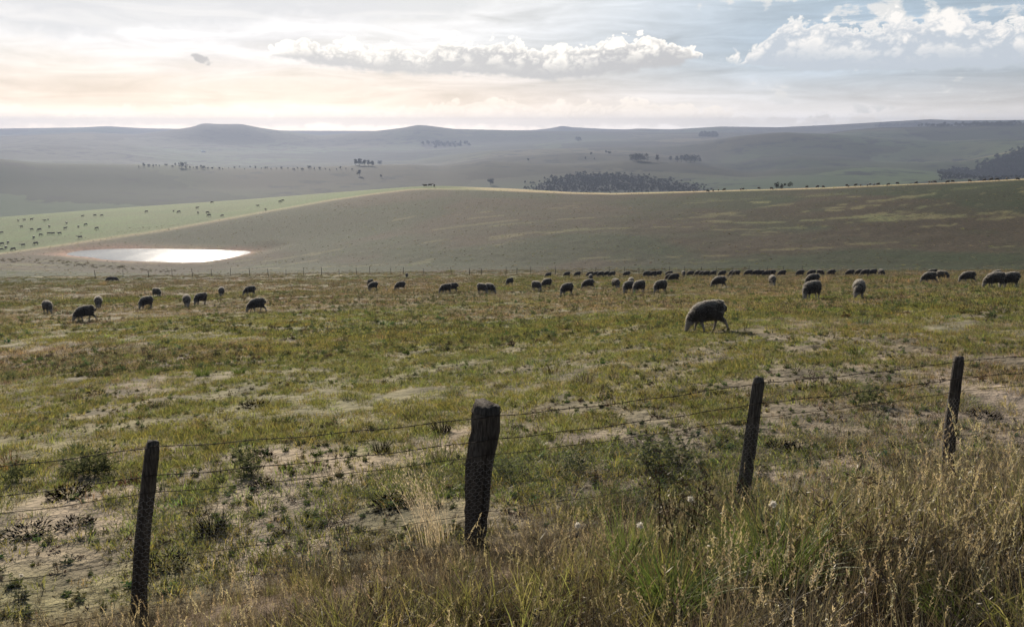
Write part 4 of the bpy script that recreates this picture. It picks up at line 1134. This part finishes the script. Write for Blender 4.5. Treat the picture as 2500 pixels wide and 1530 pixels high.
RL = sorted([q[0] for q in RIDGE if q[0] < 1907], reverse=True); RR = sorted(q[0] for q in RIDGE if q[0] >= 1907)
for x, y in RIDGE:
    a = float(azel(x, y)[0]); r = float(np.interp(a, AZ, R_EDGE_A)) + random.uniform(-2, 8); X, Y = r * math.sin(a), r * math.cos(a)
    o = link('sheep', SHEEP[random.choice(('plain', 'left', 'right'))][2]); stand(o, (X, Y, float(land(np.array([X]), np.array([Y]))[0])), random.choice((180, 190, 200, 0, 270, 350)), random.uniform(.95, 1.15))
    tag(o, (nth(RL.index(x)) + ' sheep speck left of the round bush on the ridge line') if x < 1907 else (nth(RR.index(x)) + ' sheep speck right of the round bush on the ridge line'), 'sheep', 'sheep along the ridge of the far slope')

def cow_mesh(graze):
    b = MB()
    loft(b, [((-.86, 0, 1.10), .12, .18, 0), ((-.78, 0, 1.06), .24, .30, 0), ((-.4, 0, 1.0), .30, .36, 0), ((.1, 0, .97), .31, .38, 0), ((.5, 0, 1.0), .26, .36, 0), ((.75, 0, 1.02), .16, .24, 0)], 12)
    if graze: b.tube([(.6, 0, 1.05), (.95, 0, .72), (1.10, .05, .42)], [.22, .15, .12], 9); b.tube([(1.07, .05, .50), (1.20, .05, .24), (1.27, .05, .06)], [.12, .10, .07], 9)
    else: b.tube([(.6, 0, 1.08), (.95, 0, 1.25), (1.15, .0, 1.38)], [.22, .16, .12], 9); b.tube([(1.06, 0, 1.40), (1.30, 0, 1.28), (1.48, 0, 1.18)], [.13, .11, .08], 9)
    for s in (-1, 1):
        b.tube([(.5, s * .17, .8), (.5, s * .17, .45), (.52, s * .17, 0)], [.14, .07, .055], 7); b.tube([(-.66, s * .17, .9), (-.72, s * .18, .5), (-.68, s * .18, 0)], [.18, .08, .06], 7)
        e = Vector((1.0 if graze else 1.06, s * .1, .62 if graze else 1.46)); b.tube([e, e + Vector((-.03, s * .17, -.02))], [.05, .02], 5)
    b.tube([(-.86, 0, 1.2), (-.94, 0, .9), (-.92, 0, .5)], [.04, .025, .03], 5)
    me = remeshed(b, .05, 2, .5); me.name = 'cow'; me.materials.clear(); me.materials.append(M_CATTLE); return me
COWS = [cow_mesh(True), cow_mesh(False)]
CATTLE = [(45, 541), (60, 539), (78, 538), (110, 541), (118, 538), (4, 571), (53, 556), (78, 563), (97, 564), (100, 576), (121, 556), (120, 573), (130, 573), (146, 573), (163, 547), (160, 560), (192, 556), (210, 551), (237, 560), (202, 530), (232, 528), (249, 528), (358, 519), (424, 517), (437, 520), (482, 510), (484, 522), (507, 522), (511, 529), (543, 529), (518, 496), (630, 505), (649, 514), (684, 495), (691, 492), (83, 583), (88, 598), (20, 595), (5, 599), (15, 608), (4, 612), (33, 612), (57, 602), (196, 583)]
for x, y in CATTLE:
    P = hit(x, y)
    if P is None: continue
    o = link('cow', random.choice(COWS)); stand(o, P, random.choice((0, 20, 180, 160, 200, 340, 250)), random.uniform(.62, .8))
    tag(o, 'small dark beast grazing on the green slope behind the dam', 'cattle', 'cattle scattered over the green slope behind the dam')
for x, y, hd, lb in ((1038, 457.5, 180, 'dark beast on the crest of the green slope, left of three'), (1050, 456.3, 0, 'dark beast standing side-on at the very top of the green slope, middle of three'), (1060, 457.2, 265, 'dark beast on the crest of the green slope, right of three')):
    P = hit(x, y)
    if P is not None:
        o = link('cow', COWS[1]); stand(o, P, hd, 1.0); tag(o, lb, 'cattle', 'three beasts on the crest')

# ------------------------------------------------------------------ weeds and tussocks that stand out one by one
def weed_bush():
    b = MB()
    for i in range(20):
        a = random.uniform(0, 6.28); h = random.uniform(.14, .38); ln = random.uniform(.1, .55); x, y = random.gauss(0, .07), random.gauss(0, .07)
        tip = Vector(b.blade(x, y, h, a, ln, .007, 3, -.02)); base = Vector((x, y, 0))
        for j in range(15):
            b.leaf(base.lerp(tip, random.uniform(.12, 1.04)), (random.gauss(0, 1), random.gauss(0, 1), random.uniform(.0, 1.0)), random.uniform(.03, .075), random.uniform(.010, .020))
    return b.mesh('weed', False)
def grass_tussock(h0, h1, lean, n=230, w=.006, rad=.09):
    b = MB()
    for i in range(n):
        r = rad * math.sqrt(random.random()); a = random.uniform(0, 6.28)
        b.blade(r * math.cos(a), r * math.sin(a), random.uniform(h0, h1), a + random.gauss(0, .5), random.uniform(*lean), w, 5, -.02)
    return b.mesh('grass_tussock', False)
def dead_weed():
    b = MB()
    for i in range(9):
        a = random.uniform(0, 6.28); h = random.uniform(.18, .42); x, y = random.gauss(0, .05), random.gauss(0, .05); ln = random.uniform(.05, .4)
        tip = Vector(b.blade(x, y, h, a, ln, .007, 3, -.02)); base = Vector((x, y, 0))
        for j in range(16): b.leaf(base.lerp(tip, random.uniform(.35, 1.02)), (random.gauss(0, 1), random.gauss(0, 1), random.uniform(.1, 1)), random.uniform(.025, .06), .008)
    return b.mesh('dead_weed', False)
def low_mat():
    b = MB()
    for i in range(260):
        a = random.uniform(0, 6.28); r = .15 * math.sqrt(random.random())
        b.leaf((r * math.cos(a), r * math.sin(a), random.uniform(0, .05)), (math.cos(a) + random.gauss(0, .5), math.sin(a) + random.gauss(0, .5), random.uniform(.1, 1.3)), random.uniform(.02, .065), random.uniform(.007, .014))
    return b.mesh('weed', False)
PL = {'bush': ([weed_bush() for _ in range(3)], M_SHRUB, 'weed'), 'tuft': ([grass_tussock(.10, .26, (.2, 1.0), 150) for _ in range(3)], M_LUSH, 'grass tussock'), 'dead': ([dead_weed() for _ in range(3)], M_TWIG, 'weed'), 'mat': ([low_mat() for _ in range(3)], M_WEED, 'weed'), 'grey': ([grass_tussock(.12, .28, (.2, .9), 150, .005) for _ in range(2)], M_STEM, 'grass tussock')}
for k, (ms, mt, ct) in PL.items():
    for m in ms: m.materials.append(mt)
PLANTS = [
    ('bush', 222, 1160, 1.5, 'widest grey-green leafy weed, behind the wires left of the leftmost post'), ('bush', 180, 1158, 1.1, 'leafy grey-green weed growing at the left side of the widest one'), ('bush', 262, 1155, 1.1, 'leafy grey-green weed leaning against the right side of the widest one'),
    ('bush', 45, 1172, 1.2, 'dark upright leafy weed near the left edge above the second wire'), ('mat', 170, 1212, 1.4, 'low dark leafy weed between the second and third wires left of the first post'), ('mat', 70, 1305, 1.2, 'low dark weed on bare soil close to the left edge'),
    ('bush', 595, 1158, 1.4, 'wide dark weed crossed by the second wire between the first two posts'), ('mat', 640, 1190, .9, 'small dark weed just under the second wire between the first two posts'), ('mat', 182, 1285, 1.0, 'small dark weed alone on the pinkish soil at left'),
    ('tuft', 585, 912, 1.3, 'bright green tuft standing up in the middle distance, left of the middle'), ('tuft', 495, 917, 1.6, 'broad low green tuft left of the bright upright one'), ('mat', 235, 962, 1.1, 'low dark weed clump in the green grass at left'), ('tuft', 375, 912, 1.3, 'pale green tuft left of the broad low one'), ('bush', 20, 930, 1.1, 'dark leafy weed at the very left edge in the green grass'),
    ('mat', 622, 994, 1.4, 'round dark tussock-like weed above the top wire, left of the strainer post'), ('grey', 930, 1104, 1.1, 'greyish brown tussock crossed by the second wire left of the strainer post'), ('grey', 1078, 1054, 1.3, 'brown fuzzy tussock just left of the strainer post head'), ('grey', 700, 868, 1.0, 'brown tussock in the middle distance above the centre of the field'),
    ('dead', 1480, 990, 1.1, 'dark weed touching the top wire right of the strainer post'), ('bush', 1590, 1150, 1.6, 'tall grey-green weed left of the leaning post'), ('bush', 1640, 1130, 1.5, 'grey-green weed between the tall one and the leaning post'), ('bush', 1390, 1150, 1.1, 'leafy weed on the bare patch right of the strainer post'), ('bush', 1230, 1165, 1.0, 'leafy weed at the right edge of the strainer post'),
    ('mat', 960, 1236, 1.3, 'deep green low weed left of the strainer post by the pale plumes'), ('mat', 1910, 1098, 1.1, 'dark low weed right of the leaning post'), ('mat', 1950, 1098, 1.0, 'dark low weed with a twin on its left, right of the leaning post'), ('bush', 2118, 985, 1.4, 'large grey-green weed under the second wire between the two right posts'), ('mat', 2405, 1020, 1.2, 'dark tussock right of the farthest post'), ('dead', 1990, 955, 1.3, 'rusty red dead weed right of the head of the leaning post'),
    ('mat', 1958, 1098 + 130, 1.2, 'dark green weed low between the two right posts'), ('dead', 835, 1310, 1.1, 'brown dead weed stalks beside the lower wire left of the strainer post'), ('grey', 520, 1300, 1.3, 'pale brown tussock right of the leftmost post'), ('mat', 405, 1385, 1.2, 'dark weed beside the foot of the leftmost post'), ('mat', 640, 1115, .9, 'little green weed just above the second wire left of the strainer post'), ('dead', 1820, 812, .9, 'brown stalks standing in for the shadow right of the nearest sheep')]  # last entry: dark stalks added where the nearest sheep's shadow lies
for kd, x, y, s, lb in PLANTS:
    P = hit(x, y)
    if P is None: continue
    ms, mt, ct = PL[kd]; o = link({'bush': 'leafy_weed', 'tuft': 'grass_tussock', 'dead': 'dead_weed', 'mat': 'low_weed', 'grey': 'brown_tussock'}[kd], random.choice(ms))
    o.location = P; o.rotation_euler = (0, 0, random.uniform(0, 6.28)); s *= .85; o.scale = (s * 1.15, s * 1.15, s); tag(o, lb, ct, 'weeds and tussocks standing out in the paddock')

# verge plants that stand out
def put_at(name, me, mat, px, py, s, label, cat, group=None):
    P = hit(px, py)
    if mat is not None and not me.materials: me.materials.append(mat)
    o = link(name, me); o.location = P; o.scale = (s, s, s); o.rotation_euler = (0, 0, 0); tag(o, label, cat, group); return o
def plume():
    b = MB()
    for i in range(78):
        x, y = random.gauss(0, .07), random.gauss(0, .05); a = math.pi + random.gauss(.0, .5); h = random.uniform(.40, .86)
        tip = Vector(b.blade(x, y, h, a, random.uniform(.05, .50), .0031, 5, -.02, power=1.5)); base = Vector((x, y, 0)); d = (tip - base).normalized()
        for j in range(10): b.leaf(tip - d * random.uniform(-.02, .26) + Vector((random.gauss(0, .006), 0, 0)), d + Vector((random.gauss(-.1, .35), random.gauss(0, .35), random.gauss(.1, .2))), random.uniform(.015, .035), .004)
    return b.mesh('plume_grass', False)
put_at('plume_grass', plume(), M_GOLD, 1058, 1335, 1.05, 'tall pale golden grass plumes leaning left beside the thick strainer post', 'grass clump')
put_at('lush_tussock', grass_tussock(.28, .62, (.35, 1.3), 420, .006, .13), M_LUSH, 1900, 1440, .98, 'lush green arching grass tussock in the verge below the leaning post', 'grass tussock', 'green tussocks in the verge')
put_at('lush_tussock', grass_tussock(.2, .45, (.3, 1.1), 300, .006, .15), M_LUSH, 2330, 1529, .62, 'bright green grass tussock in the lower right corner', 'grass tussock', 'green tussocks in the verge')
put_at('lush_tussock', grass_tussock(.2, .42, (.3, 1.0), 260, .007, .13), M_LUSH, 1640, 1500, 1.0, 'green grass tussock at the bottom edge right of the strainer post', 'grass tussock', 'green tussocks in the verge')
put_at('rush_tussock', grass_tussock(.25, .52, (.08, .6), 170, .004, .08), M_LUSH, 1530, 1395, 1.0, 'fine upright rush-like tussock between the strainer post and the leaning post', 'grass tussock', 'green tussocks in the verge')
def dock():
    b = MB()
    for i in range(9):
        a = random.uniform(0, 6.28); h = random.uniform(.45, .78); x, y = random.gauss(0, .06), random.gauss(0, .05); ln = random.uniform(.05, .28)
        tip = Vector(b.blade(x, y, h, a, ln, .009, 4, -.02)); base = Vector((x, y, 0)); b.blade(x, y, h, a, ln, .009, 4, -.02)
        for j in range(26): b.leaf(base.lerp(tip, random.uniform(.3, 1.0)) + Vector((random.gauss(0, .008), random.gauss(0, .008), 0)), (random.gauss(0, .6), random.gauss(0, .6), random.uniform(.3, 1)), random.uniform(.02, .05), .010)
    return b.mesh('dock_weed', False)
put_at('dock_weed', dock(), M_TWIG, 1665, 1390, 1.0, 'dark brown dead dock stalks left of the foot of the leaning post', 'weed', 'dead dock stalks by the fence')
put_at('dock_weed', dock(), M_TWIG, 1712, 1372, .95, 'dark brown dead dock stalks touching the foot of the leaning post', 'weed', 'dead dock stalks by the fence')
def thistle():
    b = MB(); h = random.uniform(.42, .5)
    tip = Vector(b.blade(0, 0, h, random.uniform(0, 6.28), .15, .006, 4, -.02, 0))
    for j in range(8): b.leaf(Vector((0, 0, 0)).lerp(tip, random.uniform(.1, .9)), (random.gauss(0, 1), random.gauss(0, 1), .4), .05, .010, 0)
    for j in range(150):
        d = Vector((random.gauss(0, 1), random.gauss(0, 1), random.gauss(.2, 1))).normalized(); b.leaf(tip + d * .002, d, random.uniform(.010, .019), .003, 1)
    me = b.mesh('thistle', False); me.materials.append(M_STEM); me.materials.append(M_FLUFF); return me
for x, y, s, lb in ((1387, 1480, 1.0, 'white fluffy thistle seed head nearest the strainer post'), (1536, 1480, 1.0, 'white fluffy seed head in front of the rush-like tussock'), (1697, 1430, 1.0, 'white fluffy seed head among the dead dock stalks'), (1826, 1455, 1.05, 'white fluffy seed head above the lush arching tussock'), (46, 1660, .9, 'white fluffy seed head at the lower left corner')):
    P = hit(x, min(y, 1529))
    if P is not None: put_at('thistle', thistle(), None, x, min(y, 1529), s, lb, 'thistle', 'thistles gone to white seed in the verge')

# ------------------------------------------------------------------ far trees, woods and a shed
def tree_meshes(h, w, cards, cs, seed):
    random.seed(seed); b = MB()
    tw = h * .03; b.tube([(0, 0, -.6), (random.gauss(0, .02) * h, 0, h * .25), (random.gauss(0, .03) * h, random.gauss(0, .03) * h, h * .62), (0, 0, h * .9)], [tw, tw * .8, tw * .5, tw * .15], 6)
    for i in range(5):
        z = h * random.uniform(.25, .6); a = random.uniform(0, 6.28); b.tube([(0, 0, z), (math.cos(a) * w * .25, math.sin(a) * w * .25, z + h * .15), (math.cos(a) * w * .42, math.sin(a) * w * .42, z + h * .22)], [tw * .5, tw * .3, tw * .1], 4)
    trunk = b.mesh('trunk'); trunk.materials.append(M_BARK)
    c = MB(); lobes = [(Vector((random.gauss(0, .22) * w, random.gauss(0, .22) * w, h * random.uniform(.38, .90))), w * random.uniform(.16, .30)) for _ in range(11)]
    for i in range(cards):
        p, r = random.choice(lobes); d = Vector((random.gauss(0, 1), random.gauss(0, 1), random.gauss(0, .75))).normalized(); q = p + d * r * random.uniform(.5, 1.0)
        c.leaf(q, (random.gauss(0, 1), random.gauss(0, 1), random.gauss(-.1, .6)), cs * random.uniform(.6, 1.3), cs * random.uniform(.4, .8))
    crown = c.mesh('crown', False); crown.materials.append(M_TREE); return trunk, crown
TREES = [tree_meshes(12, 11, 520, 1.7, 3), tree_meshes(15, 10, 560, 1.8, 4), tree_meshes(10, 12, 480, 1.7, 5), tree_meshes(18, 9, 560, 1.9, 6)]
def hit_far(px, py):
    for k in range(14):
        P = hit(px, py + k * .7, True)
        if P is not None: return P
def place_tree(px, py, hpx, label, group):
    P = hit_far(px, py)
    if P is None: return
    d = P[1] * math.cos(PITCH) - P[2] * math.sin(PITCH); k = random.randrange(4); hh = (12, 15, 10, 18)[k]; s = hpx * d / F / hh
    o = empty('tree', P - np.array([0, 0, .3 * s]), random.uniform(0, 6.28)); o.scale = (s * random.uniform(.9, 1.3),) * 2 + (s,)
    link('trunk', TREES[k][0], None, o); link('crown', TREES[k][1], None, o); tag(o, label, 'tree', group)
for i, (x, y, h) in enumerate(((868, 404, 16), (878, 405, 18), (889, 405, 15), (900, 405, 14), (909, 406, 13))): place_tree(x, y, h, nth(i) + ' tree from the left in the dark clump on the valley rise', 'clump of trees on the valley rise')
place_tree(927, 402, 9, 'lone small tree just right of the clump on the valley rise', None)
for i, (x, y, h) in enumerate(((1548, 394, 15), (1556, 393, 16), (1566, 394, 17), (1573, 394, 14))): place_tree(x, y, h, nth(i) + ' tree in the left cluster of the row below the big right hill', 'row of trees below the big right hill')
place_tree(1606, 395, 17, 'single broad tree second in the row below the big right hill', 'row of trees below the big right hill')
place_tree(1636, 394, 13, 'small tree in the gap of the row below the big right hill', 'row of trees below the big right hill')
for i, (x, y, h) in enumerate(((1654, 396, 15), (1664, 396, 17), (1675, 396, 18), (1686, 397, 17), (1696, 397, 16), (1708, 398, 13))): place_tree(x, y, h, nth(i) + ' tree in the dense right cluster of the row below the big right hill', 'row of trees below the big right hill')
for x, y, h in ((1429, 391, 8), (1451, 391, 6), (1443, 379, 7), (1480, 375, 8), (1488, 376, 6), (1410, 345, 10), (1417, 345, 9), (1290, 394, 8), (1197, 452, 16), (1282, 449, 8), (877, 430, 16), (930, 434, 8)): place_tree(x, y, h, 'small scattered tree out on the misty valley paddocks', 'scattered trees on the valley paddocks')
for i, x in enumerate(list(range(338, 520, 9)) + list(range(520, 860, 13))): place_tree(x + random.uniform(-3, 3), (406 if x < 440 else 410 + (x - 440) * .012) + random.uniform(-2, 3), random.choice((4, 5, 5, 7)) if abs(x - 446) > 7 else 13, nth(i) + ' small tree from the left in the broken line along the left valley rise', 'broken line of trees along the left valley rise')
# one round bush showing over the ridge of the near slope
def ridge_bush():
    random.seed(11); c = MB()
    lobes = [(Vector((random.gauss(0, 1.1), random.gauss(0, .8), random.uniform(.7, 2.1))), random.uniform(.5, .9)) for _ in range(10)]
    for i in range(520):
        p, r = random.choice(lobes); d = Vector((random.gauss(0, 1), random.gauss(0, 1), random.gauss(0, 1))).normalized(); c.leaf(p + d * r * random.uniform(.5, 1), (random.gauss(0, 1), random.gauss(0, 1), random.gauss(0, 1)), random.uniform(.25, .5), random.uniform(.15, .3))
    a = float(azel(1907, 461)[0]); r = float(np.interp(a, AZ, R_EDGE_B)) + 6; X, Y = r * math.sin(a), r * math.cos(a)
    o = empty('bush', (X, Y, float(land(np.array([X]), np.array([Y]))[0]) + .1))
    m = c.mesh('crown', False); m.materials.append(M_TREE); link('crown', m, None, o)
    t = MB()
    for i in range(4): t.tube([(0, 0, -.4), (random.gauss(0, .3), random.gauss(0, .3), .7), (random.gauss(0, .8), random.gauss(0, .6), 1.6)], [.12, .08, .03], 5)
    m = t.mesh('trunk'); m.materials.append(M_BARK); link('trunk', m, None, o)
    tag(o, 'round dark bush standing behind the ridge line of the near slope', 'bush')
ridge_bush()
# woods that read as one mass
for k, (t, c) in enumerate(TREES):
    o = bpy.data.objects.new('pattern_%03d_crown' % k, c); PROTO.setdefault('wood', bpy.data.collections.new('pattern_wood')).objects.link(o)
def wood(poly, n, hpx, label):
    poly = np.array(poly, float); lo, hi = poly.min(0), poly.max(0); P, S = [], []
    tries = 0
    while len(P) < n and tries < n * 3:
        tries += 1; x, y = random.uniform(lo[0], hi[0]), random.uniform(lo[1], hi[1]); c = False
        for i in range(len(poly)):
            a, b = poly[i], poly[(i + 1) % len(poly)]
            if (a[1] > y) != (b[1] > y) and x < (b[0] - a[0]) * (y - a[1]) / (b[1] - a[1]) + a[0]: c = not c
        if not c or float(fbm(np.array([x / 22.]), np.array([y / 9.]), 3, 97)[0]) < -.14: continue
        h = hit_far(x + random.gauss(0, (hi[0] - lo[0]) * .045), y + random.gauss(0, (hi[1] - lo[1]) * .07))
        if h is None: continue
        d = h[1]; P.append(h - np.array([0, 0, .5])); S.append(random.uniform(.7, 1.25) * hpx * d / F / 13)
    m = len(P); S = np.array(S)
    scatter('woodland', 'wood', np.array(P), np.stack([np.zeros(m), np.zeros(m), rng.uniform(0, 6.28, m)], 1), np.stack([S * 1.25, S * 1.25, S], 1), rng.integers(0, 4, m), np.ones((m, 3)), label)
for wp in WOODS: wood(*wp)
def shed():
    P = hit_far(497, 372); d = P[1]; w = 9 * d / F; 
    o = empty('farm_shed', P, .2); tag(o, 'tiny farm shed with a bright roof on the hazy left hillside', 'shed')
    b = MB(); h = w * .22; q = w / 2; y = w * .3
    b.add([(-q, -y, -1), (q, -y, -1), (q, y, -1), (-q, y, -1), (-q, -y, h), (q, -y, h), (q, y, h), (-q, y, h), (-q, 0, h * 1.75), (q, 0, h * 1.75)], [(0, 1, 5, 4), (2, 3, 7, 6), (1, 2, 6, 9, 5), (3, 0, 4, 8, 7)])
    link('wall', b.mesh('wall', False), mat_simple('shed_wall', (.4, .38, .36)), o)
    b = MB(); e = w * .03; b.add([(-q - e, -y - e, h * .97), (q + e, -y - e, h * .97), (q + e, 0, h * 1.8), (-q - e, 0, h * 1.8), (-q - e, y + e, h * .97), (q + e, y + e, h * .97)], [(0, 1, 2, 3), (3, 2, 5, 4)])
    link('roof', b.mesh('roof', False), mat_simple('shed_roof', (.8, .8, .8), .35, .0, .6), o)
shed()
